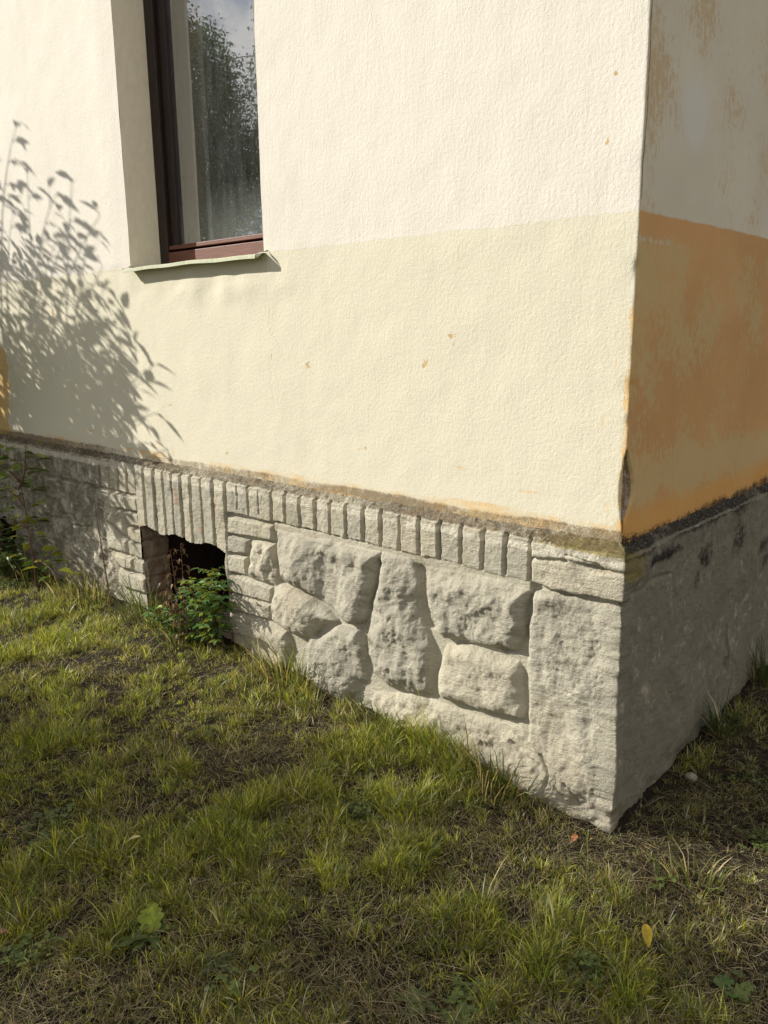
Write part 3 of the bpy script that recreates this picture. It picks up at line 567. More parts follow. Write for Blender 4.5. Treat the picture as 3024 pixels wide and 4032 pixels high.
# ------------------------------------------------------------------ leaves
def leaves(P, D, U, L, W_, fold=.25, curl=.15, cols=None, shape=0):
    """P base, D direction, U up-ish, L length, W_ width: returns verts (N*8), quads"""
    n = len(P); D = D/np.linalg.norm(D, axis=1, keepdims=True); Sd = np.cross(D, U); Sd /= np.linalg.norm(Sd, axis=1, keepdims=True)+1e-9; Up = np.cross(Sd, D)
    prof = [(0, 0, 0), (.28, .42, 0), (.62, .36, 0), (1, 0, 0)] if shape == 0 else [(0, .04, 0), (.3, .30, 0), (.65, .5, 0), (1, 0, 0)]
    L = np.asarray(L)[:, None]; W_ = np.asarray(W_)[:, None]; V = []
    def pt(t, s, c): return P+D*L*t+Sd*W_*s+Up*(W_*abs(s)*fold*2-L*curl*t*t)+0*c
    V = [pt(0, 0, 0), pt(prof[1][0], prof[1][1], 0), pt(prof[2][0], prof[2][1], 0), pt(1, 0, 0), pt(prof[2][0], -prof[2][1], 0), pt(prof[1][0], -prof[1][1], 0), pt(.3, 0, 0), pt(.63, 0, 0)]
    V = np.stack(V, 1).reshape(-1, 3); b = np.arange(n)[:, None]*8
    q = np.concatenate([b+np.array([[6, 1, 2, 7]]), b+np.array([[5, 6, 7, 4]])]); t = np.concatenate([b+np.array([[0, 1, 6]]), b+np.array([[0, 6, 5]]), b+np.array([[7, 2, 3]]), b+np.array([[4, 7, 3]])])
    C = np.repeat(cols, 8, 0) if cols is not None else None
    return V, q, t, C
rs = np.random.RandomState(11)
def rdir(n, zb=0.): d = rs.normal(size=(n, 3)); d[:, 2] += zb; return d/np.linalg.norm(d, axis=1, keepdims=True)
def wallpt(u, w_, d):
    """the point at distance d before the wall whose shadow falls on the wall at (u, w_)"""
    return Vector((u-d*math.tan(AZ), -d, w_+d*math.tan(EL)/math.cos(AZ)))
def bez(a, b, c, n): return [a*(1-t)**2+b*2*t*(1-t)+c*t*t for t in [i/(n-1) for i in range(n)]]
def in_view(p, mrg=0.):
    d = Vector(p)-CAM; z = d.dot(fw)
    return z > 0 and abs(d.dot(cr)/z) < 1512/F+mrg and abs(d.dot(cu)/z) < 2016/F+mrg
# ---- tall shrub standing left of the picture; its shadow falls over the wall
def shrub():
    root = Vector((-5.75, -.95, float(ground_z(-5.75, -.95))))
    r = empty('shrub', root); tag(r, 'tall leafy shrub by the front wall, seen in its shadow and the window reflection', 'shrub')
    br = MB(); P = []; D = []; U = []; L = []; Wd = []
    # tips given by where their shadows end on the wall (u, w, distance)
    tips = [(-3.82, 2.78, 1.0, .35), (-3.24, 2.40, .95, .5), (-3.12, 2.12, .9, .6), (-3.2, 1.90, .85, .7), (-3.02, 1.82, .95, .7), (-2.85, 1.62, .8, .8), (-2.74, 1.50, .85, .9), (-2.80, 1.30, .75, 1), (-2.74, 1.14, .7, 1), (-2.70, 1.04, .62, 1), (-2.85, .95, .6, 1), (-2.95, .8, .6, 1), (-3.0, 1.30, .8, 1.2),
            (-3.3, 1.5, .9, 1.4), (-3.6, 1.7, 1.0, 1.2), (-4.0, 2.3, 1.05, .6), (-3.9, 1.9, 1.0, 1.2), (-4.3, 2.1, 1.1, 1), (-3.25, 1.1, .75, 1.2), (-3.5, 1.25, .8, 1.3), (-3.3, .75, .65, .8), (-3.5, .5, .6, .8), (-3.45, .2, .5, .6), (-4.0, .55, .6, .7), (-4.3, .4, .7, .7), (-4.6, 1.3, .8, 1.2), (-4.5, 1.8, 1.1, 1.2), (-3.75, 2.5, 1.0, .4), (-4.25, 2.75, 1.2, .6), (-4.6, 2.5, 1.0, .8), (-4.1, .2, .5, 1.2), (-4.7, .1, .6, 1)]
    tips += [(-2.50, 1.02, .62, .2), (-2.62, 1.42, .8, .2), (-2.60, 1.20, .7, .2), (-2.98, 2.2, .9, .2), (-2.70, 1.36, .8, 1), (-2.84, 1.70, .85, .9), (-2.86, 1.56, .8, 1), (-3.0, 1.95, .9, .8), (-3.15, 1.7, .9, 1), (-3.45, 2.35, 1.0, .5), (-3.5, 2.1, 1.0, .7), (-3.3, 2.2, .95, .6)]
    for _ in range(11):
        w_ = rnd.uniform(.7, 2.0); um = float(np.interp(w_, [.15, .5, .9, 1.2, 1.6, 2.0], [-3.35, -3.1, -2.75, -2.72, -3.0, -3.35])); tips.append((rnd.uniform(-4.9, um), w_, rnd.uniform(.55, 1.25), rnd.uniform(.7, 1.3)))
    for (u, w_, d, dens) in tips:
        tip = wallpt(u, w_, d); st = root+Vector((rnd.uniform(-.25, .25), rnd.uniform(-.25, .25), 0))
        mid = st.lerp(tip, .55)+Vector((-.25-.3*rnd.random(), rnd.uniform(-.15, .15), .45+.5*rnd.random()))
        c = bez(st, mid, tip, 18); br.tube(c, [.009*(1-i/17)**.8+.0016 for i in range(18)], 5)
        ln = sum((c[i+1]-c[i]).length for i in range(17)); side = 1
        nn = int(9*min(dens, .9))+8
        for k in range(nn):
            t = 1-(k/nn)**1.0*.60; i_ = min(16, int(t*17)); p = c[i_].lerp(c[i_+1], t*17-i_) if i_ < 17 else c[-1]
            dr = (c[i_+1]-c[i_]).normalized(); sd = Vector((rs.normal(), rs.normal(), rs.normal()*.7)); sd = (sd-dr*sd.dot(dr)).normalized()
            tl = (.06+.26*min(1, (1-t)*3))*rnd.uniform(.6, 1.2); e = p+(dr*.65+sd*.75+Vector((0, 0, -.05))).normalized()*tl
            br.tube([p, p.lerp(e, .5)+Vector((0, 0, .01)), e], [.0028, .002, .001], 4)
            m = max(2, int(tl/.034))
            for j in range(m):
                f = (j+1)/m; q_ = p.lerp(e, f); td = (e-p).normalized(); s2 = td.cross(Vector((0, 0, 1))).normalized()*(1 if j % 2 else -1)
                P.append(q_); D.append(td*.6+s2*(.9 if f < 1 else .1)+Vector((0, 0, -.25+rs.normal()*.2))); U.append(Vector((rs.normal()*.4, rs.normal()*.4, 1))); l = rnd.uniform(.06, .115); L.append(l); Wd.append(l*.52)
    k = [i for i, p in enumerate(P) if not in_view(p, .02)]; P = [P[i] for i in k]; D = [D[i] for i in k]; U = [U[i] for i in k]; L = [L[i] for i in k]; Wd = [Wd[i] for i in k]
    n = len(P); g = rs.rand(n, 1); cols = np.array([.055, .085, .02])*(1-g)+np.array([.11, .14, .03])*g; print('shrub leaves', n)
    V, q, t, C = leaves(np.array(P), np.array(D), np.array(U), L, Wd, .2, .12, cols)
    br.build('stem', M['bark'], r, smooth=True); mesh_np('foliage', V, q, t, M['leaf'], r, attrs=dict(col=C))
shrub()
# ---- tree further left in the garden, shades the lawn and stands in the window's reflection
def crown_ok(c):
    # the crown's outline as the window pane mirrors it
    k = (.2-CAM.y)/((.4-c.y)-CAM.y); gx, gz = CAM.x+(c.x-CAM.x)*k, CAM.z+(c.z-CAM.z)*k
    return gx > -1.87 or gz < np.interp(gx, [-2.45, -2.3, -2.2, -2.12, -2.04, -1.97, -1.88, -1.8, -1.6], [3.12, 3.02, 2.98, 2.80, 2.55, 2.62, 2.72, 2.74, 2.6])-.03
def tree():
    base = Vector((-16.4, -10.3, 0)); r = empty('garden_tree', base); tag(r, 'tall garden tree beyond the lawn, mirrored in the window', 'tree')
    br = MB(); top = base+Vector((.1, .1, 3.2)); br.tube([base-Vector((0, 0, .1)), base+Vector((.03, 0, .8)), base+Vector((-.06, .05, 2.0)), top], [.30, .24, .20, .18], 10)
    cl = []
    for k in range(17):
        a = k*2.4+rnd.random(); rr = rnd.uniform(.8, 2.9); e = base+Vector((math.cos(a)*rr*1.1, math.sin(a)*rr*.8, rnd.uniform(4.8, 8.8)-rr*.25))
        while not crown_ok(e): e.z -= .3
        c = bez(top, top.lerp(e, .5)+Vector((0, 0, .5)), e, 10); br.tube(c, [.10*(1-i/9)**.9+.012 for i in range(10)], 6)
        for j in range(14):
            p = c[3+j % 7]; e2 = p+Vector((rs.normal()*.65, rs.normal()*.5, rs.normal()*.5+.25))
            if not crown_ok(e2): continue
            br.tube([p, p.lerp(e2, .5)+Vector((0, 0, .06)), e2], [.02, .012, .005], 5); cl.append(e2); cl.append(p.lerp(e2, .6))
    P = []; hung = []
    for k in range(190):  # leaf clumps set along the sun's path to shade the lawn
        gx = rnd.uniform(-3.2, 1.4); yb = -.62+.28*gx; gy = rnd.uniform(-2.4, yb-.08) if k % 8 else rnd.uniform(yb, yb+.3); z = rnd.uniform(5.9, 9.5)
        c = Vector((gx+SUN.x*z/SUN.z, gy+SUN.y*z/SUN.z, z))
        if not crown_ok(c): continue
        hung.append(c); n0 = min(cl, key=lambda q_: (q_-c).length)
        br.tube([n0, n0.lerp(c, .5)+Vector((0, 0, .08)), c], [.012, .008, .004], 4)
        m = rnd.randint(26, 54); P.append(np.array(c)+rs.normal(size=(m, 3))*np.array([.17, .17, .15]))
    for c in cl:
        # clumps dropped or thinned so that chosen parts of the lawn stay sunlit
        t = c.z/SUN.z; gx, gy = c.x-SUN.x*t, c.y-SUN.y*t
        yb = -.62+.28*gx; pr = (1-.97*float(sst(yb-.1, yb+.22, gy)))*(1 if gy < -2.4 else .14)
        if rnd.random() > pr or not crown_ok(c): continue
        m = rnd.randint(50, 110); P.append(np.array(c)+rs.normal(size=(m, 3))*np.array([.30, .30, .24]))
    P = np.concatenate(P); n = len(P); g = rs.rand(n, 1); cols = np.array([.035, .055, .016])*(1-g)+np.array([.07, .09, .025])*g
    V, q, t, C = leaves(P, rdir(n, -.2), rdir(n, .8), rs.uniform(.07, .125, n), rs.uniform(.045, .07, n), .2, .15, cols)
    br.build('trunk', M['bark'], r, smooth=True); mesh_np('crown', V, q, t, M['leaf'], r, attrs=dict(col=C)); print('tree leaves', n)
tree()
def shade_tree():  # unseen tree, added so its clumps shade the lower right of the lawn
    base = Vector((-10.4, -7.1, 0)); r = empty('garden_tree', base); tag(r, 'small young tree out of view, added to cast dappled shade on the lower right lawn', 'tree')
    br = MB(); top = base+Vector((.05, .05, 2.6)); br.tube([base-Vector((0, 0, .1)), base+Vector((.03, 0, .9)), base+Vector((-.03, .04, 1.8)), top], [.11, .09, .075, .06], 8)
    cl = []
    for k in range(9):
        a = k*2.4; e = base+Vector((math.cos(a)*rnd.uniform(.5, 1.5), math.sin(a)*rnd.uniform(.4, 1.0), rnd.uniform(3.6, 4.8))); c = bez(top, top.lerp(e, .5)+Vector((0, 0, .3)), e, 8)
        br.tube(c, [.04*(1-i/7)+.006 for i in range(8)], 5); cl += c[3:]
    P = []
    for k in range(62):
        gx = rnd.uniform(-.35, 1.5); yb = -.62+.28*gx; gy = rnd.uniform(-1.5, yb) if k % 9 else rnd.uniform(yb, yb+.2); z = rnd.uniform(4.6, 6.0); c = Vector((gx+SUN.x*z/SUN.z, gy+SUN.y*z/SUN.z, z))
        if not crown_ok(c): continue
        n0 = min(cl, key=lambda q_: (q_-c).length); br.tube([n0, n0.lerp(c, .5)+Vector((0, 0, .05)), c], [.008, .005, .003], 4)
        m = rnd.randint(22, 48); P.append(np.array(c)+rs.normal(size=(m, 3))*np.array([.14, .14, .12]))
    P = np.concatenate(P); n = len(P); g = rs.rand(n, 1); cols = np.array([.045, .07, .018])*(1-g)+np.array([.08, .11, .03])*g
    V, q, t, C = leaves(P, rdir(n, -.2), rdir(n, .8), rs.uniform(.06, .10, n), rs.uniform(.035, .055, n), .2, .15, cols)
    br.build('trunk', M['bark'], r, smooth=True); mesh_np('crown', V, q, t, M['leaf'], r, attrs=dict(col=C))
shade_tree()

# ------------------------------------------------------------------ grass
def blades(P, ht, wd, lean, ldir, cols, bend=1., tip=None):
    """P (n,3) base; ht length; lean 0..1.4 angle from upright; ldir azimuth; bend extra curvature"""
    n = len(P); a = ldir; dx = np.stack([np.cos(a), np.sin(a), 0*a], -1); sd = np.stack([-np.sin(a), np.cos(a), 0*a], -1)
    tw = rs.uniform(-1.2, 1.2, n)[:, None]; sd = sd*np.cos(tw)+dx*np.sin(tw)
    V = []; pos = P.copy(); ang = lean.copy(); seg = ht/3
    ws = [1, .92, .66]
    for k in range(3):
        V.append(pos-sd*(wd*ws[k]/2)[:, None]); V.append(pos+sd*(wd*ws[k]/2)[:, None])
        pos = pos+(dx*np.sin(ang)[:, None]+np.array([0, 0, 1.])*np.cos(ang)[:, None])*seg[:, None]
        ang = ang+bend*rs.uniform(.05, .5, n)
    V.append(pos); V = np.stack(V, 1).reshape(-1, 3); b = np.arange(n)[:, None]*7
    q = np.concatenate([b+np.array([[0, 1, 3, 2]]), b+np.array([[2, 3, 5, 4]])]); t = b+np.array([[4, 5, 6]])
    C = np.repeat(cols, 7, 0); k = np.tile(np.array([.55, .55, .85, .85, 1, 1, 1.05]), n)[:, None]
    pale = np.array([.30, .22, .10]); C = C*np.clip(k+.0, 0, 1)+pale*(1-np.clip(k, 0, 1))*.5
    return V, q, t, C
def join(parts):
    V = []; Q = []; T = []; C = []; o = 0
    for v, q, t, c in parts: V.append(v); Q.append(q+o); T.append(t+o); C.append(c); o += len(v)
    return np.concatenate(V), np.concatenate(Q), np.concatenate(T), np.concatenate(C)
GREEN = np.array([[.26, .33, .045], [.43, .46, .05], [.60, .59, .065], [.15, .23, .07], [.64, .57, .12]])
STRAW = np.array([[.62, .50, .28], [.46, .35, .18], [.74, .64, .41], [.22, .15, .08], [.50, .46, .27]])
# visible patch of lawn as seen by the camera (margin included), in ground coordinates
def sample_ground(n):
    out = []; tot = 0
    while tot < n:
        x = rs.uniform(-6.2, 1.8, 400000); y = rs.uniform(-2.6, 2.6, 400000)
        ok = ~((x < .055) & (y > -.075)); dx = x-CAM.x; dy = y-CAM.y; dist = np.hypot(dx, dy); dep = -dx*math.sin(YAW)+dy*math.cos(YAW)
        lat = dx*math.cos(YAW)+dy*math.sin(YAW); edge = np.abs(lat)-dep*.48
        w_ = np.where(dep < .85, .35, 1.)*np.where(edge < .12, 1, np.where(edge < .7, .62, .42))*np.clip(2.3/np.maximum(dist, 1), .35, 1.3)**1.3
        w_ = w_*np.where(dep < 1.25, np.clip((dep-.85)/.3, .3, 1), 1)
        ok &= rs.rand(len(x)) < w_/1.4; out.append(np.stack([x[ok], y[ok]], -1)); tot += ok.sum()
    return np.concatenate(out)[:n]
def field(x, y):
    """0 dry and thin .. 1 lush green"""
    f = .53+1.7*fbm(x, y, 1.9, 1, 3)+.9*fbm(x, y, 7, 4, 2)
    f -= .55*np.exp(-((x+.05)/.5)**2-((y+.22)/.2)**2)            # worn strip round the corner
    f -= .30*np.exp(-((x+.9)/.35)**2-((y+.62)/.16)**2); f -= .6*sst(0, .25, y)*(x > 0)
    f += .35*np.exp(-((x+2.6)/.9)**2-((y+.55)/.3)**2)+.3*np.exp(-((x+1.45)/.3)**2-((y+.6)/.12)**2)+.35*np.exp(-((x-.05)/.3)**2-((y+.75)/.2)**2)
    return np.clip(f, 0, 1)
def make_grass():
    parts = []
    nT = 76000; T = sample_ground(nT); f = field(T[:, 0], T[:, 1]); T = T[rs.rand(nT) < (.22+.78*f)*(.35+.65*np.clip(.5+2.6*fbm(T[:, 0], T[:, 1], 7.5, 2, 3), 0, 1))]; f = field(T[:, 0], T[:, 1]); nT = len(T)
    cnt = rs.randint(4, 13, nT)+(f*6).astype(int); idx = np.repeat(np.arange(nT), cnt); n = len(idx); print('blades', n)
    spr = np.repeat(rs.uniform(.006, .020, nT), cnt); ang = rs.uniform(0, 6.283, n); rad = np.sqrt(rs.rand(n))*spr
    x = T[idx, 0]+np.cos(ang)*rad; y = T[idx, 1]+np.sin(ang)*rad
    ok = ~((x < .05) & (y > -.07)); 
    th = np.repeat(rs.gamma(5, .2, nT), cnt)
    cf = np.clip(.5+2.6*fbm(x, y, 7.5, 2, 3), 0, 1); ht = .031*th*(.30+1.05*cf)*(.65+.6*f[idx])*rs.uniform(.5, 1.25, n)+.008
    near = np.exp(-np.clip(-y-.07, 0, 9)/.07)*(x < .05); lush = np.clip(.35+2.0*fbm(x, y*0, 3.1, 3, 2), 0, 1)*sst(-.25, -.45, x)
    ht = ht*(1+1.3*near*lush); wd = rs.uniform(.0014, .0033, n)*(1+.15*np.clip(th-1, 0, 2))
    lean = np.clip(rad/spr*.55+rs.normal(0, .22, n), .02, 1.3); ld = ang+rs.normal(0, .5, n)
    c0 = np.repeat(rs.choice(5, nT, p=[.34, .30, .20, .09, .07]), cnt); c1 = rs.choice(5, n, p=[.34, .30, .20, .09, .07])
    g = GREEN[np.where(rs.rand(n) < .75, c0, c1)]; s = STRAW[rs.choice(5, n)]
    dry = rs.rand(n) < np.clip(.62-.50*f[idx], .10, 1); c = np.where(dry[:, None], s, g)*np.clip(rs.lognormal(-.25, .45, (n, 1)), .3, 1.7)*np.repeat(np.clip(rs.lognormal(-.05, .35, nT), .4, 1.7), cnt)[:, None]; c = np.clip(c, 0, .8)
    P = np.stack([x, y, ground_z(x, y)-.003], -1); k = ok
    parts.append(blades(P[k], ht[k], wd[k], lean[k], ld[k], c[k], 1.))
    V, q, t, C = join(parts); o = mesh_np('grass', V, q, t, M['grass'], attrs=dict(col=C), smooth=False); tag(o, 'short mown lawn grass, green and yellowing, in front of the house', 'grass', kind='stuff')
def make_clippings():
    n0 = 105000; T = sample_ground(n0); f = field(T[:, 0], T[:, 1]); k = rs.rand(n0) < .9-.50*f; T = T[k]; n = len(T); print('clippings', n)
    x, y = T[:, 0], T[:, 1]; ok = ~((x < .06) & (y > -.08)); x, y = x[ok], y[ok]; n = len(x)
    # cut stalks lie in loose swathes
    fl = 6.283*fbm(x, y, 2.2, 5, 2)*1.6; a = fl+rs.normal(0, .9, n)
    P = np.stack([x, y, ground_z(x, y)+rs.uniform(.001, .020, n)], -1); ht = rs.gamma(4, .011, n)+.012
    s = STRAW[rs.choice(5, n, p=[.30, .28, .10, .20, .12])]; gg = np.array([.20, .21, .10]); m = rs.rand(n) < .22; c = np.where(m[:, None], gg, s)*np.clip(rs.lognormal(-.6, .5, (n, 1)), .15, 1.1)
    V = blades(P, ht, rs.uniform(.0010, .0022, n), rs.uniform(1.15, 1.62, n), a, c, .35)
    o = mesh_np('dry_clippings', V[0], V[1], V[2], M['dry'], attrs=dict(col=V[3]), smooth=False); tag(o, 'pale dry cuttings lying loose over the lawn', 'hay', kind='stuff')
make_grass(); make_clippings()

def make_clover():
    st = np.random.RandomState(77); cen = sample_ground(30); P = []
    for (x, y) in cen:
        if (x < .1 and y > -.15): continue
        m = st.randint(10, 46); P.append(np.stack([x+st.normal(0, .035, m), y+st.normal(0, .035, m)], -1))
    T = np.concatenate(P); n = len(T); p0 = np.stack([T[:, 0], T[:, 1], ground_z(T[:, 0], T[:, 1])+st.uniform(.012, .040, n)], -1)
    P3 = np.repeat(p0, 3, 0); a = np.repeat(st.uniform(0, 6.28, n), 3)+np.tile([0, 2.09, 4.19], n); D = np.stack([np.cos(a), np.sin(a), .15+st.normal(0, .2, 3*n)], -1); U = np.tile([0, 0, 1.], (3*n, 1))+st.normal(0, .2, (3*n, 3))
    c = np.repeat(np.array([.12, .16, .04])*st.uniform(.6, 1.4, (n, 1)), 3, 0); L = st.uniform(.010, .019, 3*n)
    V, q, t, C = leaves(P3, D, U, L, L*.95, .15, .2, c, 1); o = mesh_np('clover', V, q, t, M['leaf'], attrs=dict(col=C)); tag(o, 'small clover leaves in patches between the grass', 'clover', kind='stuff')
make_clover()

def tuft(name, x, y, n, hmin, hmax, spread, label, greens, seed=0, cat='grass tuft', dryf=.12, lean0=.05, lean1=.7, wd=(.003, .0062)):
    n = int(n*1.35); st = np.random.RandomState(seed+5); a = st.uniform(0, 6.283, n); r_ = np.sqrt(st.rand(n))*spread; px = x+np.cos(a)*r_; py = y+np.sin(a)*r_*.6
    if y < 0: py = np.where(px < .05, np.minimum(py, -.075), py)
    else: px = np.maximum(px, .065)
    n_ = n; P = np.stack([px, py, ground_z(px, py)-.004], -1); ht = st.uniform(hmin, hmax, n)*(1-.3*r_/spread)*1.45
    c = np.array(greens)[st.choice(len(greens), n)]*st.uniform(.7, 1.2, (n, 1)); d = st.rand(n) < dryf; c[d] = STRAW[st.choice(5, d.sum())]
    V = blades(P, ht, st.uniform(*wd, n), st.uniform(lean0, lean1, n)*(.4+.6*r_/spread), np.where((px < .05) & (np.sin(a) > 0), -a, a)+st.normal(0, .4, n), c, .8)
    z = float(ground_z(x, y)); o = mesh_np(name, V[0], V[1], V[2], M['grass'], attrs=dict(col=V[3]), smooth=False, loc=(x, y, z)); tag(o, label, cat, 'taller grass tufts at the foot of the plinth'); return o
tuft('grass_tuft', .105, .72, 70, .08, .20, .05, 'dark fan of long grass growing in the shade against the side plinth', [(.06, .10, .03), (.08, .12, .04)], 1, lean1=1.2)
tuft('grass_tuft', -.40, -.14, 110, .06, .20, .16, 'ragged green and brown tuft against the plinth just left of the corner stone', [(.10, .15, .03), (.15, .19, .04)], 2, dryf=.35)
tuft('grass_tuft', -.62, -.13, 50, .06, .16, .12, 'small grass tuft under the flat lowest stone of the plinth', [(.12, .17, .03), (.17, .2, .04)], 9, dryf=.3)
tuft('grass_tuft', -1.50, -.14, 90, .08, .24, .16, 'tall yellowing tuft in front of the rounded low boulder', [(.17, .20, .04), (.12, .17, .03), (.28, .26, .07)], 3, dryf=.25)
tuft('grass_tuft', -2.62, -.14, 80, .10, .26, .16, 'upright green tuft at the left jamb of the cellar opening', [(.09, .15, .03), (.14, .2, .04)], 4)
tuft('grass_tuft', -2.25, -.18, 70, .07, .2, .16, 'low grass tuft in front of the dark cellar opening', [(.10, .16, .03), (.16, .2, .04)], 5)
tuft('grass_tuft', -3.25, -.16, 90, .08, .22, .22, 'tangled tuft with bent pale stalks beside the bare twig', [(.10, .14, .03), (.3, .27, .12)], 6, dryf=.4)
tuft('grass_tuft', -3.95, -.18, 90, .08, .24, .25, 'dark tuft round the foot of the young sapling', [(.05, .08, .02), (.08, .12, .03)], 7)
tuft('grass_tuft', -.98, -.13, 60, .05, .13, .16, 'thin tuft below the tall triangular stone', [(.10, .16, .03), (.16, .2, .04)], 8, dryf=.3)
tuft('grass_tuft', .34, -.11, 46, .05, .12, .08, 'pale tuft on the sunlit lawn right of the corner', [(.14, .19, .04), (.2, .22, .05)], 12, dryf=.3)
tuft('grass_tuft', .09, 1.25, 60, .08, .26, .09, 'far dark tuft against the side plinth at the picture edge', [(.05, .09, .025), (.08, .12, .04)], 13)
tuft('grass_tuft', -4.5, -.2, 90, .08, .24, .25, 'leftmost shaded tuft in front of the second cellar opening', [(.05, .08, .02), (.08, .12, .03)], 14)

# ------------------------------------------------------------------ single plants
def plant(name, label, cat, base, stems, leafcols, lsize, leafgap=.035, stem_mat='stem', droop=.1, pinn=False, seed=1, r0=.003, t0=.25, group=None):
    st = random.Random(seed); root = empty(name, base); tag(root, label, cat, group)
    br = MB(); P = []; D = []; U = []; L = []; K = []
    for pts in stems:
        c = bez(Vector(pts[0]), Vector(pts[1]), Vector(pts[2]), 12); br.tube(c, [r0*(1-i/11)+.0009 for i in range(12)], 6)
        ln = sum((c[i+1]-c[i]).length for i in range(11)); nn = int(ln*(1-t0)/leafgap); a = st.random()*6
        for k in range(nn+1):
            t = t0+(1-t0)*k/max(1, nn); i_ = min(10, int(t*11)); p = c[i_].lerp(c[i_+1], t*11-i_); a += 2.4
            d = Vector((math.cos(a), math.sin(a), .25)); e = p+d*lsize*st.uniform(.5, 1.0)
            br.tube([p, p.lerp(e, .5)+Vector((0, 0, .003)), e], [.0009, .0008, .0006], 4)
            if pinn:
                for s_ in range(5):
                    f = (s_+1)/5; q_ = p.lerp(e, f); sd = d.cross(Vector((0, 0, 1))).normalized()*(1 if s_ % 2 else -1)
                    P.append(q_); D.append(d*.5+sd*(.8 if s_ < 4 else 0)+Vector((0, 0, -droop))); U.append(Vector((st.gauss(0, .3), st.gauss(0, .3), 1))); L.append(lsize*st.uniform(.55, .9)); K.append(st.choice(leafcols))
            else: P.append(e); D.append(d+Vector((0, 0, -droop*3))); U.append(Vector((st.gauss(0, .3), st.gauss(0, .3), 1))); L.append(lsize*st.uniform(.7, 1.3)); K.append(st.choice(leafcols))
    br.build('stem', M[stem_mat], root, smooth=True)
    if P:
        L = np.array(L); V, q, t, C = leaves(np.array(P), np.array(D), np.array(U), L, L*.56, .22, .2, np.array(K)); mesh_np('foliage', V, q, t, M['leaf'], root, attrs=dict(col=C))
    return root
def G3(x, y, dz=0.): return Vector((x, y, float(ground_z(x, y))+dz))
s0 = G3(-3.72, -.22)
plant('sapling', 'young leafy sapling with a dark stem before the left end of the plinth', 'sapling', s0, [(s0, s0+Vector((.0, 0, .4)), s0+Vector((-.16, .02, .86))), (s0+Vector((-.05, 0, .52)), s0+Vector((-.2, 0, .60)), s0+Vector((-.34, -.01, .60))), (s0+Vector((-.09, 0, .62)), s0+Vector((0.05, 0, .72)), s0+Vector((.06, 0, .92))),
      (s0+Vector((-.03, 0, .38)), s0+Vector((-.2, 0, .40)), s0+Vector((-.32, 0, .33))), (s0+Vector((-.08, 0, .66)), s0+Vector((-.22, 0, .74)), s0+Vector((-.42, 0, .74))), (s0+Vector((0, 0, .16)), s0+Vector((.15, 0, .24)), s0+Vector((.36, -.02, .12)))], [(.10, .16, .02), (.17, .22, .02), (.26, .28, .02), (.06, .11, .02)], .085, .022, seed=4, r0=.006, t0=.18, droop=.05)
s4 = G3(-4.15, -.24)  # extra dark growth, added to deepen the dark far left end
plant('weed', 'dark leafy undergrowth in the shade left of the sapling', 'weed', s4, [(s4, s4+Vector((x*.5, y, h*.6)), s4+Vector((x, y*1.3, h))) for x, y, h in [(-.1, 0, .42), (.1, -.02, .36), (.2, .03, .28), (-.25, -.02, .34), (-.38, .02, .42), (.3, -.04, .2), (0, -.06, .26), (-.5, 0, .3), (-.15, -.1, .2)]],
      [(.05, .09, .02), (.08, .13, .03)], .06, .024, 'stem', .12, True, 9, .0025, .15)
s1 = G3(-2.98, -.13)
tw = empty('bare_twig', s1); tag(tw, 'thin leafless brown twig leaning against the plinth beside the cellar opening', 'twig')
b = MB(); b.tube(bez(s1, s1+Vector((-.08, .01, .36)), s1+Vector((-.13, .02, .66)), 12), [.0055*(1-i/14) for i in range(12)], 6); b.tube([s1+Vector((-.04, 0, .25)), s1+Vector((-.10, 0, .29))], [.0015, .0008], 4); b.tube([s1+Vector((-.055, 0, .36)), s1+Vector((-.12, -.01, .45))], [.0015, .0008], 4)
b.build('stem', M['stem'], tw, smooth=True)
s2 = G3(-2.02, -.13)
plant('weed', 'bushy green leafy weed growing at the right side of the cellar opening', 'weed', s2, [(s2+Vector((x*.5, 0, 0)), s2+Vector((x, y, h*.6)), s2+Vector((x*1.5, y*1.4, h))) for x, y, h in [(.0, .04, .38), (.04, -.02, .35), (-.06, .04, .36), (.04, .03, .30), (-.07, -.03, .30), (.02, -.06, .26), (-.10, 0, .22), (.06, .0, .22), (-.02, -.06, .35), (-.17, -.04, .12), (-.13, -.07, .18), (-.22, -.05, .10), (-.15, -.02, .24), (-.25, -.09, .13)]],
      [(.10, .22, .07), (.16, .28, .07), (.14, .25, .09), (.28, .34, .04)], .055, .024, 'stem', .12, True, 3, .0025, .2)
s3 = G3(-2.16, -.20)
plant('withered_weed', 'withered brown weed with curled dead leaves in front of the cellar opening', 'dead weed', s3, [(s3+Vector((x*.3, 0, 0)), s3+Vector((x*.6, y, h*.6)), s3+Vector((x, y, h))) for x, y, h in [(-.10, .02, .46), (-.02, .03, .50), (-.16, .02, .30), (.06, 0, .34), (-.06, -.05, .34), (.02, -.05, .27), (-.22, 0, .18)]],
      [(.12, .06, .035), (.20, .11, .06), (.08, .04, .025)], .030, .020, 'stem', .5, False, 5, .0025, .15)
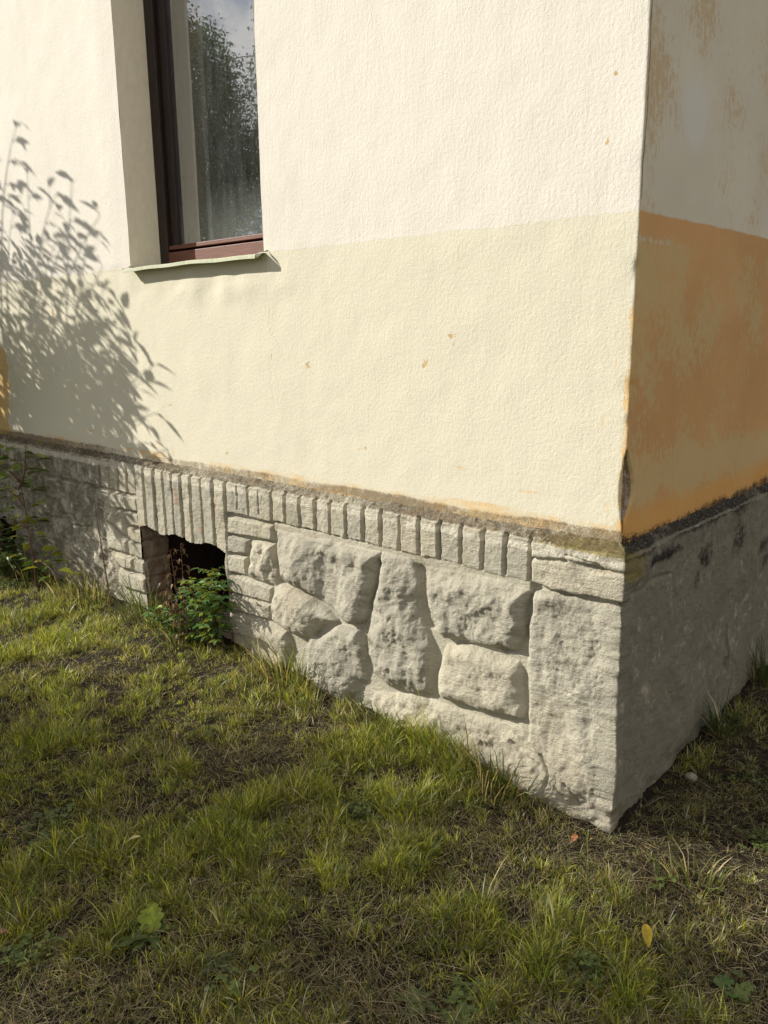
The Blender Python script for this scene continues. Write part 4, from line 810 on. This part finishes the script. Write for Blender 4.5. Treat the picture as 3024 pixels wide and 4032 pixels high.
def rosette(name, label, cat, x, y, n, L0, W0, cols, lobes=0, tilt=.5, seed=1, group=None, big=None):
    st = random.Random(seed); base = G3(x, y); root = empty(name, base); tag(root, label, cat, group)
    for k in range(n):
        a = k*2.4+st.random()*.5; l = L0*st.uniform(.7, 1.1); w_ = W0*st.uniform(.8, 1.1); tl = tilt*st.uniform(.6, 1.2); colr = st.choice(cols)
        if big is not None and k == 0: a, l, w_, tl, colr = big
        m = 16; V = []; Q = []
        for i in range(m+1):
            t = i/m; wl = math.sin(math.pi*min(1, t*1.02)**.7)**.8*(1 if not lobes else .72+.34*abs(math.sin(t*lobes*math.pi)))
            wl = max(wl, .06)*w_/2; d = l*t; zc = math.sin(tl)*d-l*.35*t*t; hc = math.cos(tl)*d
            for j in (-1, -.5, 0, .5, 1):
                o_ = j*wl; V.append((x+math.cos(a)*hc-math.sin(a)*o_, y+math.sin(a)*hc+math.cos(a)*o_, base.z+.004+zc*.8+abs(j)*wl*.25+.003*math.sin(t*11+j*3)))
        for i in range(m):
            for j in range(4): p = i*5+j; Q.append((p, p+1, p+6, p+5))
        C = np.tile(np.array(colr), (len(V), 1)); vz = np.array(V); C[2::5] *= 1.5
        mesh_np('leaf', vz, Q, None, M['leaf'], root, attrs=dict(col=C))
    return root
rosette('dandelion', 'dandelion rosette with one toothed leaf, coloured bright as if sunlit, standing up in the lawn', 'dandelion', -.66, -1.33, 8, .12, .036, [(.06, .10, .025), (.08, .12, .03)], 4, .5, 2, big=(2.5, .125, .07, .75, (.26, .32, .03)))  # standing leaf given a far lighter colour, to look sunlit
rosette('plantain', 'dark broad leaved plantain in the shaded grass near the left edge', 'plantain', -1.22, -1.36, 6, .10, .034, [(.05, .085, .025), (.07, .11, .03)], 0, .7, 3)
rosette('plantain', 'broad leaved weed half hidden in the grass at the bottom edge', 'plantain', .02, -1.02, 6, .07, .026, [(.10, .15, .03), (.13, .18, .05)], 0, .5, 6)
rosette('plantain', 'small pale leaved weed low in the grass at the bottom left centre', 'plantain', -.44, -1.28, 5, .06, .03, [(.08, .13, .05), (.10, .15, .07)], 0, .5, 8)
def mallow(x, y, label, sc, seed):
    base = G3(x, y); root = empty('mallow', base); tag(root, label, 'mallow', 'low round leaved weeds in the lawn'); st = random.Random(seed)
    for k in range(6):
        a = k*2.4+st.random(); rr = .045*sc*st.uniform(.3, 1.2); c = base+Vector((math.cos(a)*rr, math.sin(a)*rr, .035*sc*st.uniform(.6, 1.4))); R0 = .028*sc*st.uniform(.7, 1.1); V = [tuple(c)]; m = 28
        tx, ty = st.uniform(-.4, .4), st.uniform(-.4, .4)
        for ring in (.5, 1):
            for i in range(m):
                th = 2*math.pi*i/m; r_ = R0*ring*(1-.16*ring*abs(math.sin(th*3.5))) if i else R0*ring*.45; dx, dy = math.cos(th)*r_, math.sin(th)*r_; V.append((c.x+dx, c.y+dy, c.z+tx*dx+ty*dy+.12*R0*math.cos(th*7)*ring))
        T = [(0, 1+i, 1+(i+1) % m) for i in range(m)]; Q = [(1+i, 1+m+i, 1+m+(i+1) % m, 1+(i+1) % m) for i in range(m)]
        mesh_np('leaf', V, Q, T, M['leaf'], root, attrs=dict(col=np.tile([.11*st.uniform(.8, 1.3), .17, .045], (len(V), 1))))
        b = MB(); b.tube([base, base.lerp(c, .5)+Vector((0, 0, .004)), c], [.0012, .001, .001], 4); b.build('stalk', M['stem'], root)
mallow(.57, -.45, 'round leaved mallow low in the grass near the right edge', .8, 1)
mallow(.13, -1.0, 'small mallow with blunt leaves at the bottom edge of the lawn', .6, 4)
def fallen(x, y, a, l, w_, colr, label, dz=.02, tilt=.2):
    V = []; Q = []; m = 10; z0 = float(ground_z(x, y))+dz
    for i in range(m+1):
        t = i/m; wl = math.sin(math.pi*t)**.75*w_/2+.0006; d = l*(t-.5)
        for j in (-1, 0, 1): V.append((x+math.cos(a)*d-math.sin(a)*j*wl, y+math.sin(a)*d+math.cos(a)*j*wl, z0+tilt*d+abs(j)*wl*.5-.25*l*(t-.5)**2*2+.001*math.sin(t*15)))
    for i in range(m):
        for j in range(2): p = i*3+j; Q.append((p, p+1, p+4, p+3))
    o = mesh_np('fallen_leaf', V, Q, None, M['dry'], attrs=dict(col=np.tile(colr, (len(V), 1))), loc=(x, y, z0)); tag(o, label, 'leaf', 'single fallen leaves on the grass')
fallen(.352, -.462, 2.2, .055, .026, (.55, .40, .04), 'yellow fallen leaf lying in the green grass at lower right', .045, .5)
fallen(-.93, -1.62, .9, .055, .022, (.26, .13, .08), 'brown fallen leaf on the grass in the bottom left corner', .03, .4)
fallen(-1.0, -1.18, .6, .06, .018, (.55, .48, .22), 'pale yellow curled leaf standing in the shaded grass at left', .045, .6)
fallen(-.02, -.185, 1.4, .03, .02, (.42, .16, .06), 'small rust coloured leaf on the straw below the corner', .02, .5)
fallen(-1.52, -.20, .2, .035, .022, (.30, .10, .05), 'red brown leaf among the grass below the boulder', .03, .6)
# a few bits of rubble by the side plinth
for k, (x, y, s_, lb) in enumerate([(.12, .40, .022, 'small pale stone lying in the shade beside the side plinth'), (.20, .18, .010, 'tiny pebble in the dark straw right of the corner')]):
    th = np.linspace(0, math.pi, 9); ph = np.linspace(0, 2*math.pi, 15); A, Bq, qq = grid(th, ph); rr = s_*(1+.35*fbm(A*2, np.sin(Bq)*2, 1.5, k, 2)); z0 = float(ground_z(x, y))
    V = np.stack([x+rr*np.sin(A)*np.cos(Bq), y+rr*np.sin(A)*np.sin(Bq)*.8, z0+s_*.4+rr*np.cos(A)*.7], -1); o = mesh_np('stone', V, qq, None, M['stone'], loc=(x, y, z0)); tag(o, lb, 'stone', 'loose stones by the side plinth')
